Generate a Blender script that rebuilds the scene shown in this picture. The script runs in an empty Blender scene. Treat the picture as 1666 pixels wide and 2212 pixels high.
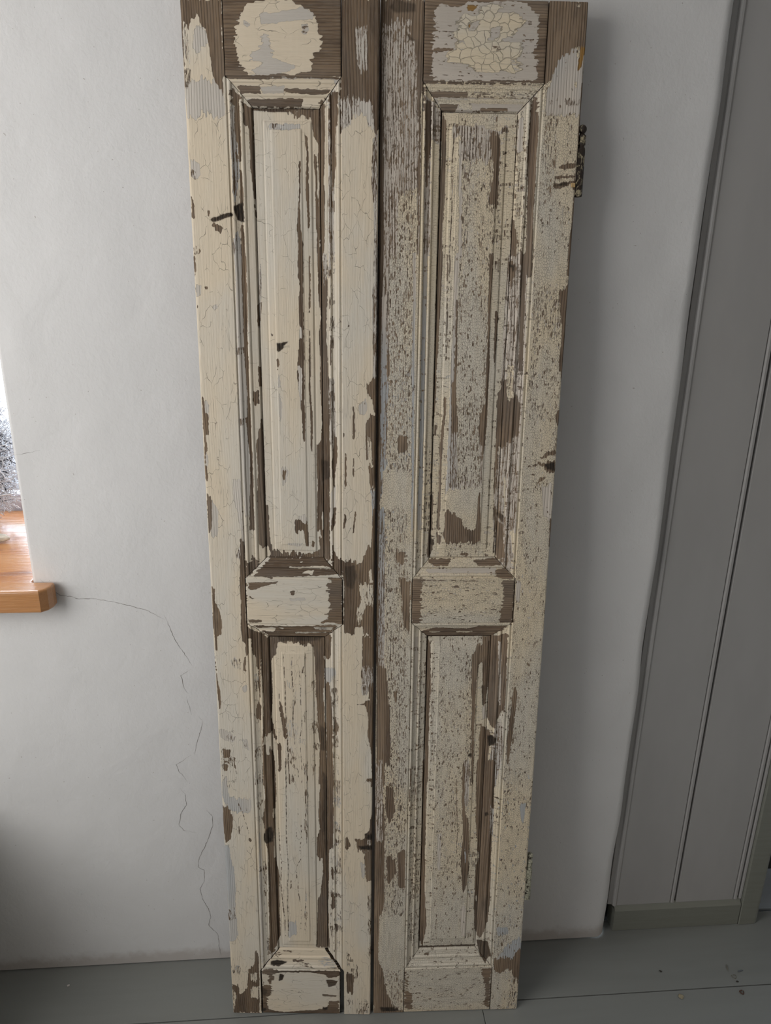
import bpy, bmesh, math, random
import numpy as np
from mathutils import Vector, Matrix

# ------------------------------------------------------------------ camera
S = bpy.context.scene
C = S.collection
cd = bpy.data.cameras.new('camera')
cam = bpy.data.objects.new('camera', cd)
C.objects.link(cam)
S.camera = cam
FPX = 1553.56
cd.sensor_fit = 'VERTICAL'
cd.sensor_height = 24.0
cd.lens = FPX / 2212.0 * 24.0
cd.clip_start = 0.02
_F = Vector((0.07468, 0.94730, -0.31153)); _R = Vector((0.99715, -0.07439, 0.01284)); _U = Vector((0.01101, 0.31160, 0.95015))
cam.matrix_world = Matrix(((_R.x, _U.x, -_F.x, 0.0), (_R.y, _U.y, -_F.y, -1.2764), (_R.z, _U.z, -_F.z, 1.5), (0, 0, 0, 1)))

# ------------------------------------------------------------------ world, lights, exposure
S.view_settings.view_transform = 'Standard'
S.view_settings.look = 'None'
S.view_settings.exposure = 0.0
S.view_settings.gamma = 1.0
S.view_settings.use_curve_mapping = False
world = bpy.data.worlds.new('daylight'); S.world = world
world.use_nodes = True
wn = world.node_tree; wn.nodes.clear()
def wnode(t, **k):
    n = wn.nodes.new(t)
    for a, b in k.items(): setattr(n, a, b)
    return n
tc = wnode('ShaderNodeTexCoord'); sp = wnode('ShaderNodeSeparateXYZ')
wn.links.new(tc.outputs['Generated'], sp.inputs[0])
ry = wnode('ShaderNodeMapRange'); ry.inputs[1].default_value = -0.05; ry.inputs[2].default_value = 0.25
rz = wnode('ShaderNodeMapRange'); rz.inputs[1].default_value = -0.30; rz.inputs[2].default_value = -0.05
wn.links.new(sp.outputs['Y'], ry.inputs[0]); wn.links.new(sp.outputs['Z'], rz.inputs[0])
m1 = wnode('ShaderNodeMixRGB'); m1.inputs[1].default_value = (0.08, 0.095, 0.12, 1); m1.inputs[2].default_value = (4.2, 4.7, 5.4, 1)
wn.links.new(rz.outputs[0], m1.inputs[0])
rf = wnode('ShaderNodeMapRange'); rf.inputs[1].default_value = -0.35; rf.inputs[2].default_value = 0.45
wn.links.new(sp.outputs['Z'], rf.inputs[0])
m0 = wnode('ShaderNodeMixRGB'); m0.inputs[1].default_value = (0.078, 0.073, 0.067, 1); m0.inputs[2].default_value = (0.215, 0.196, 0.172, 1)
wn.links.new(rf.outputs[0], m0.inputs[0])
m2 = wnode('ShaderNodeMixRGB'); wn.links.new(m0.outputs[0], m2.inputs[1])
wn.links.new(ry.outputs[0], m2.inputs[0]); wn.links.new(m1.outputs[0], m2.inputs[2])
bg = wnode('ShaderNodeBackground'); wo = wnode('ShaderNodeOutputWorld')
wn.links.new(m2.outputs[0], bg.inputs[0]); wn.links.new(bg.outputs[0], wo.inputs[0])

def area(name, loc, target, sx, sy, power, col):
    ld = bpy.data.lights.new(name, 'AREA'); ld.shape = 'RECTANGLE'; ld.size = sx; ld.size_y = sy
    ld.energy = power; ld.color = col
    o = bpy.data.objects.new(name, ld); C.objects.link(o)
    o.location = loc
    o.rotation_euler = (Vector(target) - Vector(loc)).to_track_quat('-Z', 'Y').to_euler()
    return o
area('side_window_daylight', (-1.52, -1.12, 1.62), (-0.60, -0.10, 1.20), 1.1, 1.3, 20.5, (1.0, 0.985, 0.965))
area('sill_window_daylight', (-1.05, 0.60, 1.62), (-1.0, -0.4, 1.0), 0.85, 0.9, 7, (0.90, 0.95, 1.0))

# ------------------------------------------------------------------ helpers
def link(name, me, mat=None, parent=None, kind=None):
    o = bpy.data.objects.new(name, me); C.objects.link(o)
    if mat is not None and len(me.materials) == 0: me.materials.append(mat)
    if parent is not None: o.parent = parent
    if kind: o['kind'] = kind
    return o
def tag(o, label, cat, group=None):
    o['label'] = label; o['category'] = cat
    if group: o['group'] = group
    return o
def pyd(name, v, f, mat, parent=None, kind=None, smooth=False):
    me = bpy.data.meshes.new(name); me.from_pydata([tuple(map(float, p)) for p in v], [], f); me.update()
    if smooth:
        for p in me.polygons: p.use_smooth = True
    return link(name, me, mat, parent, kind)
def box_vf(x0, x1, y0, y1, z0, z1, off=0):
    v = [(x0,y0,z0),(x1,y0,z0),(x1,y1,z0),(x0,y1,z0),(x0,y0,z1),(x1,y0,z1),(x1,y1,z1),(x0,y1,z1)]
    f = [(0,3,2,1),(4,5,6,7),(0,1,5,4),(1,2,6,5),(2,3,7,6),(3,0,4,7)]
    return v, [tuple(i + off for i in q) for q in f]
def boxes(name, L, mat, parent=None, kind=None, bevel=0.0):
    v = []; f = []
    for b in L:
        a, g = box_vf(*b, off=len(v)); v += a; f += g
    o = pyd(name, v, f, mat, parent, kind)
    if bevel:
        m = o.modifiers.new('b', 'BEVEL'); m.width = bevel; m.segments = 2; m.limit_method = 'ANGLE'
    return o

class NT:
    def __init__(s, name):
        s.m = bpy.data.materials.new(name); s.m.use_nodes = True
        s.t = s.m.node_tree; s.t.nodes.clear()
        s.out = s.n('ShaderNodeOutputMaterial'); s.b = s.n('ShaderNodeBsdfPrincipled')
        s.t.links.new(s.b.outputs[0], s.out.inputs[0])
    def n(s, ty, **k):
        x = s.t.nodes.new(ty)
        for a, b in k.items(): setattr(x, a, b)
        return x
    def put(s, sock, v):
        if isinstance(v, bpy.types.NodeSocket): s.t.links.new(v, sock)
        elif isinstance(v, (tuple, list)) and len(v) == 3 and sock.type == 'RGBA': sock.default_value = (*v, 1)
        else: sock.default_value = v
    def mth(s, op, a, b=0.0, c=None, clamp=False):
        x = s.n('ShaderNodeMath', operation=op, use_clamp=clamp)
        s.put(x.inputs[0], a); s.put(x.inputs[1], b)
        if c is not None: s.put(x.inputs[2], c)
        return x.outputs[0]
    def mix(s, f, a, b, blend='MIX'):
        x = s.n('ShaderNodeMixRGB', blend_type=blend)
        s.put(x.inputs[0], f); s.put(x.inputs[1], a); s.put(x.inputs[2], b)
        return x.outputs[0]
    def ss(s, v, a, b, lo=0.0, hi=1.0):
        x = s.n('ShaderNodeMapRange', interpolation_type='SMOOTHSTEP')
        s.put(x.inputs[0], v); x.inputs[1].default_value = a; x.inputs[2].default_value = b
        x.inputs[3].default_value = lo; x.inputs[4].default_value = hi
        return x.outputs[0]
    def scale(s, vec, v, off=(0, 0, 0)):
        x = s.n('ShaderNodeMapping'); s.put(x.inputs[0], vec)
        x.inputs['Scale'].default_value = v; x.inputs['Location'].default_value = off
        return x.outputs[0]
    def noise(s, vec, sc=1.0, det=2.0, rough=0.5, dist=0.0, dim='3D'):
        x = s.n('ShaderNodeTexNoise', noise_dimensions=dim); s.put(x.inputs['Vector'], vec)
        x.inputs['Scale'].default_value = sc; x.inputs['Detail'].default_value = det
        x.inputs['Roughness'].default_value = rough; x.inputs['Distortion'].default_value = dist
        return x.outputs['Fac']
    def obj(s): return s.n('ShaderNodeTexCoord').outputs['Object']
    def bump(s, h, dist, strength=1.0):
        x = s.n('ShaderNodeBump'); s.put(x.inputs['Height'], h)
        x.inputs['Distance'].default_value = dist; x.inputs['Strength'].default_value = strength
        s.t.links.new(x.outputs[0], s.b.inputs['Normal'])
    def set(s, col=None, rough=None, **k):
        if col is not None: s.put(s.b.inputs['Base Color'], col)
        if rough is not None: s.put(s.b.inputs['Roughness'], rough)
        for a, v in k.items(): s.put(s.b.inputs[a.replace('_', ' ')], v)

# ------------------------------------------------------------------ materials
def plaster(name, col=(0.79, 0.778, 0.765), dirt=True):
    t = NT(name); o = t.obj()
    a = t.noise(t.scale(o, (1, 1, 1)), 5, 3, 0.6)
    b = t.noise(t.scale(o, (1, 1, 0.8)), 120, 4, 0.66, 0.4)
    c = t.noise(o, 14, 3, 0.5, 0.8)
    col_ = t.mix(t.ss(a, 0.3, 0.7), col, tuple(x * 0.965 for x in col))
    if dirt:
        z = t.n('ShaderNodeSeparateXYZ'); t.put(z.inputs[0], o)
        h = t.mth('ADD', z.outputs['Z'], t.mth('MULTIPLY', t.noise(o, 26, 4, 0.6), -0.05))
        m = t.ss(h, -0.012, 0.020, 0.55, 0.0)
        col_ = t.mix(m, col_, (0.42, 0.36, 0.31))
        sp_ = t.noise(o, 210, 1, 0.4)
        col_ = t.mix(t.ss(sp_, 0.79, 0.815, 0, 0.5), col_, (0.30, 0.25, 0.21))
    t.set(col_, 0.82)
    hgt = t.mth('ADD', t.mth('MULTIPLY', b, 0.35), t.mth('MULTIPLY', c, 1.0))
    t.bump(hgt, 0.0022, 0.7)
    return t.m
M_wall = plaster('white_plaster')
def gloss_paint(name, col, rough=0.45, bump=0.0004, scl=(3, 30, 30), mark=0.0):
    t = NT(name); o = t.obj()
    a = t.noise(t.scale(o, scl), 4, 3, 0.55)
    cc = t.mix(t.ss(a, 0.35, 0.7), col, tuple(x * 0.94 for x in col))
    if mark:
        s_ = t.noise(t.scale(o, (16, 26, 20)), 3, 4, 0.7)
        cc = t.mix(t.ss(s_, 0.70, 0.76, 0, mark), cc, tuple(x * 0.55 for x in col))
    t.set(cc, t.ss(a, 0.3, 0.7, rough - 0.06, rough + 0.08))
    t.bump(t.mth('ADD', a, t.mth('MULTIPLY', t.noise(o, 240, 2), 0.2)), bump, 0.6)
    return t.m
M_floor = gloss_paint('grey_floor_paint', (0.240, 0.246, 0.230), 0.42, 0.0006, (0.6, 6, 6), 0.25)
M_floor2 = gloss_paint('daylit_next_room_floor', (0.46, 0.50, 0.53), 0.4)  # paler, bluer colour stands in for daylight on the next room's floor
M_plank = gloss_paint('grey_white_board_paint', (0.43, 0.418, 0.405), 0.4, 0.00005, (3, 3, 1.0))
M_base = gloss_paint('greenish_grey_trim_paint', (0.235, 0.24, 0.205), 0.42, 0.0003)
M_dark = gloss_paint('near_black_gap', (0.02, 0.018, 0.016), 0.8)
M_dkshade = gloss_paint('near_black_shade', (0.03, 0.032, 0.03), 0.5)  # near-black colour stands in for shadow beyond the doorway
M_frame = gloss_paint('lilac_white_window_paint', (0.66, 0.65, 0.70), 0.35)
M_ceil = plaster('ceiling_plaster', (0.78, 0.77, 0.76), False)
M_crack = gloss_paint('crack_shadow', (0.20, 0.17, 0.15), 0.9)

def pine(name):
    t = NT(name); o = t.obj()
    w = t.noise(t.scale(o, (2.2, 38, 60)), 2.2, 3, 0.5, 1.2)
    l = t.mth('FRACT', t.mth('MULTIPLY', w, 9.0))
    l2 = t.ss(l, 0.0, 1.0)
    c = t.mix(l2, (0.52, 0.235, 0.085), (0.40, 0.155, 0.050))
    # joined staves
    sx = t.n('ShaderNodeSeparateXYZ'); t.put(sx.inputs[0], o)
    st = t.noise(t.scale(o, (0.05, 14, 0.05)), 1, 0, 0.5)
    c = t.mix(t.ss(st, 0.40, 0.6, 0, 0.5), c, (0.60, 0.31, 0.13))
    k = t.noise(t.scale(o, (9, 16, 9), (3.1, 0.2, 0)), 1, 1, 0.5)
    c = t.mix(t.ss(k, 0.66, 0.75, 0, 0.7), c, (0.26, 0.105, 0.05))
    t.set(c, 0.22, Coat_Weight=0.5, Coat_Roughness=0.12)
    t.bump(t.mth('ADD', t.noise(t.scale(o, (14, 90, 30)), 1.6, 2), t.mth('MULTIPLY', l2, 0.25)), 0.0012, 0.5)
    return t.m
M_pine = pine('varnished_pine')
tt = NT('silver_twig'); nn = tt.noise(tt.obj(), 60, 2)
tt.set(tt.mix(tt.ss(nn, 0.35, 0.65), (0.80, 0.81, 0.84), (0.60, 0.60, 0.62)), 0.5); M_twig = tt.m
tt = NT('shade_dark_twig'); tt.set((0.055, 0.058, 0.066), 0.8); M_twig_shade = tt.m  # darkened twig colour stands in for the shade inside the bush
tt = NT('bleached_driftwood'); nn = tt.noise(tt.scale(tt.obj(), (20, 160, 160)), 1, 3)
tt.set(tt.mix(tt.ss(nn, 0.35, 0.65), (0.72, 0.68, 0.58), (0.50, 0.46, 0.38)), 0.8); tt.bump(nn, 0.001); M_drift = tt.m
tt = NT('window_glass'); tr = tt.n('ShaderNodeBsdfTransparent'); gl = tt.n('ShaderNodeBsdfGlossy'); gl.inputs['Roughness'].default_value = 0.02
mx = tt.n('ShaderNodeMixShader'); mx.inputs[0].default_value = 0.05
tt.t.links.new(tr.outputs[0], mx.inputs[1]); tt.t.links.new(gl.outputs[0], mx.inputs[2]); tt.t.links.new(mx.outputs[0], tt.out.inputs[0]); M_glass = tt.m
def solid(name, col, rough=0.7, var=0.25, sc=300, bump=0.0004):
    t = NT(name); a = t.noise(t.obj(), sc, 3, 0.6)
    t.set(t.mix(t.ss(a, 0.3, 0.7), col, tuple(x * (1 - var) for x in col)), rough); t.bump(a, bump); return t.m
M_chip = solid('old_paint_chip', (0.36, 0.31, 0.20))
M_crumb = solid('dark_crumb', (0.035, 0.03, 0.022))
M_husk = solid('dry_husk', (0.22, 0.20, 0.15))
M_lead = solid('slate_grey_crumb', (0.13, 0.14, 0.15))
M_peg = solid('pale_wood_peg', (0.62, 0.42, 0.20))
def iron(name, paint, amt):
    t = NT(name); o = t.obj()
    a = t.noise(t.scale(o, (1, 1, 0.6)), 170, 4, 0.62, 0.5)
    m = t.ss(a, amt - 0.02, amt + 0.02)
    rust = t.mix(t.noise(o, 400, 2), (0.012, 0.010, 0.009), (0.05, 0.030, 0.018))
    cr = t.n('ShaderNodeTexVoronoi', feature='DISTANCE_TO_EDGE'); t.put(cr.inputs['Vector'], t.scale(o, (1, 1, .6))); cr.inputs['Scale'].default_value = 260
    p2 = t.mix(t.ss(cr.outputs[0], 0.02, 0.10), tuple(x * 0.35 for x in paint), paint)
    t.set(t.mix(m, p2, rust), 0.6); t.bump(t.mth('SUBTRACT', 1.0, m), 0.0007, 0.8)
    return t.m
M_hinge_a = iron('flaking_black_iron', (0.40, 0.34, 0.22), 0.455)
M_hinge_b = iron('cream_painted_iron', (0.46, 0.44, 0.33), 0.60)

def weathered(name, yellow, cool, seed, WARP, sparse, CKS, WA, WB):
    """layered old paint: bare pine, pale grey undercoat, cream topcoat with its chips and craquelure.
       The worn shapes come from the wear attributes of the mesh, in the wood's own coordinates."""
    t = NT(name)
    uv = t.n('ShaderNodeUVMap'); uv.uv_map = 'grain'
    U = uv.outputs[0]
    A = t.n('ShaderNodeAttribute'); A.attribute_name = 'coat'
    sa = t.n('ShaderNodeSeparateXYZ'); t.put(sa.inputs[0], A.outputs['Vector'])
    K, G, Fk = sa.outputs
    B = t.n('ShaderNodeAttribute'); B.attribute_name = 'age'
    sb = t.n('ShaderNodeSeparateXYZ'); t.put(sb.inputs[0], B.outputs['Vector'])
    D, CR, OR = sb.outputs
    Z = t.n('ShaderNodeAttribute'); Z.attribute_name = 'cell'
    o = (seed, seed * 0.7, 0)
    # bare wood
    broad = t.noise(t.scale(U, (26, 2.2, 1), o), 1, 3, 0.55, 0.3)
    wob = t.noise(t.scale(U, (9, 1.6, 1), o), 1, 2, 0.5)
    su = t.n('ShaderNodeSeparateXYZ'); t.put(su.inputs[0], U)
    ph = t.mth('ADD', t.mth('MULTIPLY', su.outputs[0], 1500.0), t.mth('MULTIPLY', wob, 62.0))
    ring = t.mth('ADD', t.mth('MULTIPLY', t.mth('SINE', ph), 0.5), 0.5)
    ring = t.mth('MULTIPLY', t.mth('POWER', ring, 2.2), t.ss(t.noise(t.scale(U, (120, 9, 1)), 1, 2), 0.25, 0.55))
    fib = t.noise(t.scale(U, (1300, 40, 1)), 1, 3, 0.6)
    w = t.mix(t.ss(broad, 0.32, 0.68), WA, WB)
    w = t.mix(t.ss(t.noise(t.scale(U, (55, 11, 1), (1, seed, 0)), 1, 4, 0.6), 0.48, 0.70, 0, 0.55), w, (0.062, 0.044, 0.032))
    w = t.mix(t.mth('MULTIPLY', ring, 0.62), w, (0.066, 0.043, 0.029))
    w = t.mix(t.ss(fib, 0.45, 0.75, 0, 0.45), w, (0.30, 0.26, 0.22))
    w = t.mix(t.ss(t.noise(t.scale(U, (14, 3.2, 1), (4, 2, 0)), 1, 3), 0.50, 0.64, 0, 0.38), w, (0.190, 0.160, 0.132))
    w = t.mix(OR, w, (0.36, 0.20, 0.055))
    # layer masks
    nS = t.noise(t.scale(U, (480, 52, 1), o), 1, 3, 0.62, 0.25)
    nE = t.noise(t.scale(U, (560, 260, 1), o), 1, 4, 0.65, 0.2)
    nB = t.noise(t.scale(U, (95, 32, 1), o), 1, 3, 0.55, 0.4)
    def fld(base, s_amp, e_amp, b_amp, inv=False):
        f = t.mth('MULTIPLY', t.mth('SUBTRACT', nS, 0.5), t.mth('MULTIPLY_ADD', Fk, s_amp, 0.12))
        f = t.mth('ADD', f, t.mth('MULTIPLY', t.mth('SUBTRACT', nE, 0.5), e_amp))
        f = t.mth('ADD', f, t.mth('MULTIPLY', t.mth('SUBTRACT', nB, 0.5), t.mth('MULTIPLY_ADD', Fk, b_amp, 0.12)))
        if inv: f = t.mth('MULTIPLY', f, 1.0)
        return t.mth('ADD', base, f)
    # craquelure, cell size from the mesh
    ml = t.n('ShaderNodeVectorMath', operation='MULTIPLY'); t.put(ml.inputs[0], U); t.put(ml.inputs[1], Z.outputs['Vector'])
    wv = t.n('ShaderNodeTexNoise'); t.put(wv.inputs['Vector'], ml.outputs[0]); wv.inputs['Scale'].default_value = 0.8; wv.inputs['Detail'].default_value = 2
    wa = t.n('ShaderNodeVectorMath', operation='MULTIPLY_ADD'); t.put(wa.inputs[0], wv.outputs['Color']); wa.inputs[1].default_value = (WARP, WARP, 0); t.put(wa.inputs[2], ml.outputs[0])
    vo = t.n('ShaderNodeTexVoronoi', feature='DISTANCE_TO_EDGE', voronoi_dimensions='2D'); t.put(vo.inputs['Vector'], wa.outputs[0]); vo.inputs['Scale'].default_value = 1.0
    v2 = t.n('ShaderNodeTexVoronoi', feature='F1', voronoi_dimensions='2D'); t.put(v2.inputs['Vector'], wa.outputs[0]); v2.inputs['Scale'].default_value = 1.0
    rc_ = t.n('ShaderNodeSeparateXYZ'); t.put(rc_.inputs[0], v2.outputs['Color'])
    # whole flakes that have dropped off
    pl = t.mth('MULTIPLY', t.mth('MAXIMUM', t.mth('SUBTRACT', Fk, 0.14), 0.0), t.ss(nB, 0.36, 0.62, 0.2, 1.0))
    nV = t.noise(t.scale(U, (620, 62, 1), (seed, 4, 0)), 1, 2, 0.55)
    lost = t.mth('MULTIPLY', t.ss(t.mth('SUBTRACT', pl, rc_.outputs[0]), -0.01, 0.03), t.ss(nV, 0.49, 0.53))
    cf = t.mth('SUBTRACT', fld(K, 1.0, 0.42, 0.8), t.mth('ADD', t.mth('MULTIPLY', lost, 0.6), t.mth('MULTIPLY', t.mth('MULTIPLY', ring, Fk), 0.16)))
    mC = t.ss(cf, 0.475, 0.525)
    gS = t.noise(t.scale(U, (620, 30, 1), (seed + 9, 3, 0)), 1, 3, 0.65)
    gf = t.mth('ADD', G, t.mth('MULTIPLY', t.mth('SUBTRACT', gS, 0.5), t.mth('MULTIPLY_ADD', Fk, 1.6, 0.5)))
    gf = t.mth('SUBTRACT', gf, t.mth('MULTIPLY', ring, 0.20))
    gf = t.mth('SUBTRACT', gf, t.mth('MULTIPLY', lost, t.mth('MULTIPLY', t.mth('LESS_THAN', rc_.outputs[1], 0.72), 0.9)))
    gf = t.mth('ADD', gf, t.mth('MULTIPLY', t.mth('SUBTRACT', nE, 0.5), 0.5))
    mG = t.ss(gf, 0.44, 0.56)
    und = t.mix(t.ss(broad, 0.35, 0.65), cool, tuple(x * 0.88 for x in cool))
    und = t.mix(t.ss(t.noise(t.scale(U, (5, 1.3, 1), (seed, 11, 0)), 1, 2), 0.52, 0.66), und, (0.46, 0.465, 0.465))
    base = t.mix(mG, w, und)
    sz = t.n('ShaderNodeSeparateXYZ'); t.put(sz.inputs[0], Z.outputs['Vector'])
    # crack width in metres / cell, thinning out by noise and strength
    thr = t.mth('MULTIPLY', sz.outputs[0], t.mth('MULTIPLY', t.ss(nB, 0.3, 0.7, 0.2, 1.0), 0.00036))
    thr = t.mth('MULTIPLY', thr, CR)
    q = t.mth('DIVIDE', vo.outputs[0], t.mth('MAXIMUM', thr, 0.0008))
    ck = t.mth('SUBTRACT', 1.0, t.ss(q, 0.35, 1.1))
    ck = t.mth('MULTIPLY', ck, t.ss(CR, 0.02, 0.2))
    if sparse: ck = t.mth('MULTIPLY', ck, t.mth('MAXIMUM', t.ss(t.noise(t.scale(U, (42, 20, 1), (seed, 5, 0)), 1, 3, 0.6), 0.47, 0.60), t.ss(CR, 1.5, 2.0)))
    tone = t.noise(t.scale(U, (11, 3.2, 1), (seed, 1, 0)), 1, 3, 0.5, 0.5)
    cream = t.mix(t.ss(tone, 0.36, 0.64), yellow, tuple(a * 0.42 + b * 0.58 for a, b in zip(yellow, (0.66, 0.64, 0.585))))
    cream = t.mix(t.ss(t.noise(t.scale(U, (220, 12, 1)), 1, 3, 0.6), 0.45, 0.75, 0, 0.35), cream, tuple(x * 0.82 for x in yellow))
    hz_ = t.mth('ABSOLUTE', t.mth('SUBTRACT', t.noise(t.scale(U, (120, 7, 1), (seed, 21, 0)), 1, 2, 0.5), 0.5))
    hair = t.mth('MULTIPLY', t.mth('SUBTRACT', 1.0, t.ss(hz_, 0.0, 0.010)), t.ss(t.noise(t.scale(U, (18, 9, 1), (seed, 2, 0)), 1, 2), 0.45, 0.6, 0, 0.40))
    cream = t.mix(hair, cream, (0.24, 0.20, 0.155))
    cream = t.mix(t.mth('MULTIPLY', ck, CKS), cream, (0.22, 0.18, 0.14))
    col = t.mix(mC, base, cream)
    # shade of the paint's thickness, coloured in along its broken edge
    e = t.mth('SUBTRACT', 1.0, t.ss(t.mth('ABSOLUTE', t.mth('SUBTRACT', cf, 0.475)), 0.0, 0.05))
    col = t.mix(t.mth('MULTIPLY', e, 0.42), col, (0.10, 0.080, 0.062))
    dn = t.mth('MULTIPLY', D, t.ss(nS, 0.25, 0.6, 0.55, 1.0), clamp=True)
    col = t.mix(dn, col, (0.028, 0.022, 0.017))
    t.set(col, t.mth('MULTIPLY_ADD', mC, -0.2, 0.82))
    t.b.inputs['Specular IOR Level'].default_value = 0.3
    h = t.mth('ADD', t.mth('MULTIPLY', mC, 1.0), t.mth('MULTIPLY', mG, 0.22))
    h = t.mth('SUBTRACT', h, t.mth('MULTIPLY', t.mth('MULTIPLY', ck, mC), 0.9))
    rw = t.mth('MULTIPLY', t.mth('ADD', t.mth('MULTIPLY', ring, -0.55), t.mth('MULTIPLY', fib, 0.35)), t.mth('MULTIPLY_ADD', mC, -0.8, 1.0))
    h = t.mth('ADD', h, rw)
    h = t.mth('ADD', h, t.mth('MULTIPLY', t.noise(t.scale(U, (700, 26, 1), (2, 8, 0)), 1, 3, 0.6), 0.55))
    h = t.mth('SUBTRACT', h, t.mth('MULTIPLY', dn, 1.4))
    t.bump(h, 0.0007, 0.9)
    return t.m
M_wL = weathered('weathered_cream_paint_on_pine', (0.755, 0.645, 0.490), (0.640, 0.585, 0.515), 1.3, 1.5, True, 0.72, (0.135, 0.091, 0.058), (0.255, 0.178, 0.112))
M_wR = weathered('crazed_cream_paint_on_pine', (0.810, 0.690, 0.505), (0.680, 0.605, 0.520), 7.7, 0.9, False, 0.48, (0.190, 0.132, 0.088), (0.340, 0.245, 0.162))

# ------------------------------------------------------------------ room shell
rng = np.random.RandomState(5)
def vnoise(x, y, seed=0):
    xi = np.floor(x).astype(int); yi = np.floor(y).astype(int); xf = x - xi; yf = y - yi
    xf = xf * xf * (3 - 2 * xf); yf = yf * yf * (3 - 2 * yf)
    def h(a, b):
        n = (a * 374761393 + b * 668265263 + seed * 1442695041) & 0x7fffffff
        n = ((n ^ (n >> 13)) * 1274126177) & 0x7fffffff
        return (n & 0xffff) / 65535.0
    return (h(xi, yi) * (1 - xf) + h(xi + 1, yi) * xf) * (1 - yf) + (h(xi, yi + 1) * (1 - xf) + h(xi + 1, yi + 1) * xf) * yf

REV = -0.557           # x of the window reveal's corner
XC = 0.646             # x of the wall's free end
ZT = 2.45
SILL = 0.952
def grid_obj(name, nx, nz, fn, mat, parent=None, kind=None):
    I, J = np.meshgrid(np.arange(nx), np.arange(nz))
    P = fn(I.ravel() / (nx - 1), J.ravel() / (nz - 1))
    co = np.stack(P, 1)
    a = (J[:-1, :-1] * nx + I[:-1, :-1]).ravel()
    q = np.stack([a, a + 1, a + nx + 1, a + nx], 1)
    me = mesh_np(name, co, q)
    return link(name, me, mat, parent, kind)
def mesh_np(name, co, quads, smooth=True):
    me = bpy.data.meshes.new(name)
    me.vertices.add(len(co)); me.vertices.foreach_set('co', np.ascontiguousarray(co, dtype=np.float32).ravel())
    me.loops.add(quads.size); me.loops.foreach_set('vertex_index', quads.astype(np.int32).ravel())
    me.polygons.add(len(quads)); me.polygons.foreach_set('loop_start', np.arange(0, quads.size, 4, dtype=np.int32))
    me.polygons.foreach_set('loop_total', np.full(len(quads), 4, dtype=np.int32))
    if smooth: me.polygons.foreach_set('use_smooth', np.ones(len(quads), dtype=bool))
    me.update(calc_edges=True); me.validate()
    return me
Z0 = 0.0025
def wall_fn(s, t):
    # runs from inside the reveal, round its corner, along the room face and round the free end
    z = Z0 + t * (ZT - Z0)
    rc = 0.016 + 0.012 * vnoise(z * 5 + 3, z * 0 + 1, 3)
    L1, L2, L3 = 0.010, 0.90, 0.97
    x = np.empty_like(s); y = np.empty_like(s)
    a = s < L1; k = s[a] / L1; x[a] = REV
    y[a] = np.where(z[a] < 0.93, 0.0, 0.44 * (1 - k) + 0.004 * k)
    b = (s >= L1) & (s < L2); k = (s[b] - L1) / (L2 - L1)
    x[b] = REV + 0.0015 + k * (XC - rc[b] - REV - 0.0015); y[b] = 0
    c = (s >= L2) & (s < L3); k = (s[c] - L2) / (L3 - L2) * math.pi / 2
    x[c] = XC - rc[c] + rc[c] * np.sin(k); y[c] = rc[c] * (1 - np.cos(k))
    d = s >= L3; k = (s[d] - L3) / (1 - L3)
    x[d] = XC - 0.004 * k; y[d] = rc[d] + k * 0.05
    u = 0.0030 * (vnoise(x * 6 + 9, z * 5, 1) - .5) + 0.0014 * (vnoise(x * 19 + 9, z * 13, 2) - .5)
    r_ = 0.0040 * (vnoise(x * 12 + 9, z * 9, 5) - .5) * np.clip((x - 0.42) / 0.15, 0, 1)
    face = np.where(z < 0.935, 1.0, np.clip((s - L1) / 0.02, 0, 1)) * np.clip((L3 - s) / 0.02, 0, 1)
    fade = np.clip((z) / 0.05, 0, 1)
    y = y + (u + r_) * face * fade + 0.0015
    x[a] = REV
    x = x + np.where(s >= L2, 0.0035 * (vnoise(z * 9, z * 0, 4) - .5), 0)
    return x, y, z
wall = grid_obj('wall_back', 300, 360, wall_fn, M_wall, None, 'structure')
# rest of the same wall: below the sill, left of the window and over it (one piece round the opening)
def quadbox(L):
    return [b for b in L]
WR = -1.56
def low_fn(s, t):
    z = Z0 + t * 133 * (ZT - Z0) / 359; x = WR + s * (REV - WR)
    u = 0.0030 * (vnoise(x * 6 + 9, z * 5, 1) - .5) + 0.0014 * (vnoise(x * 19 + 9, z * 13, 2) - .5)
    return x, u * np.clip(z / 0.05, 0, 1) + 0.0015, z
# the wall under the sill joins the main run in one mesh, so no seam shows
def join_np(name, A, B):
    for q in (A, B): pass
lo = grid_obj('wall_back_low', 150, 134, low_fn, M_wall)
bm = bmesh.new(); bm.from_mesh(wall.data); bm.from_mesh(lo.data)
bmesh.ops.remove_doubles(bm, verts=bm.verts, dist=0.0004)
bad = [f for f in bm.faces if f.calc_area() < 2e-8]
bmesh.ops.delete(bm, geom=bad, context='FACES_ONLY')
for x0, x1, z0, z1 in ((WR - 0.69, WR, Z0, ZT), (WR, REV, 2.12, ZT)):
    v, f = box_vf(x0, x1, 0.0, 0.46, z0, z1); vs = [bm.verts.new(p) for p in v]
    for q in f: bm.faces.new([vs[i] for i in q])
for f in bm.faces: f.smooth = len(bm.faces) > 0 and f.calc_area() < 0.01
bm.to_mesh(wall.data); bm.free(); bpy.data.objects.remove(lo)
boxes('shade_block', [(-1.56, -0.79, -0.44, -0.02, 0.0, 0.52)], M_base, None, 'structure', bevel=0.006)  # unseen low block, added to shade the lower left of the wall
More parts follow.
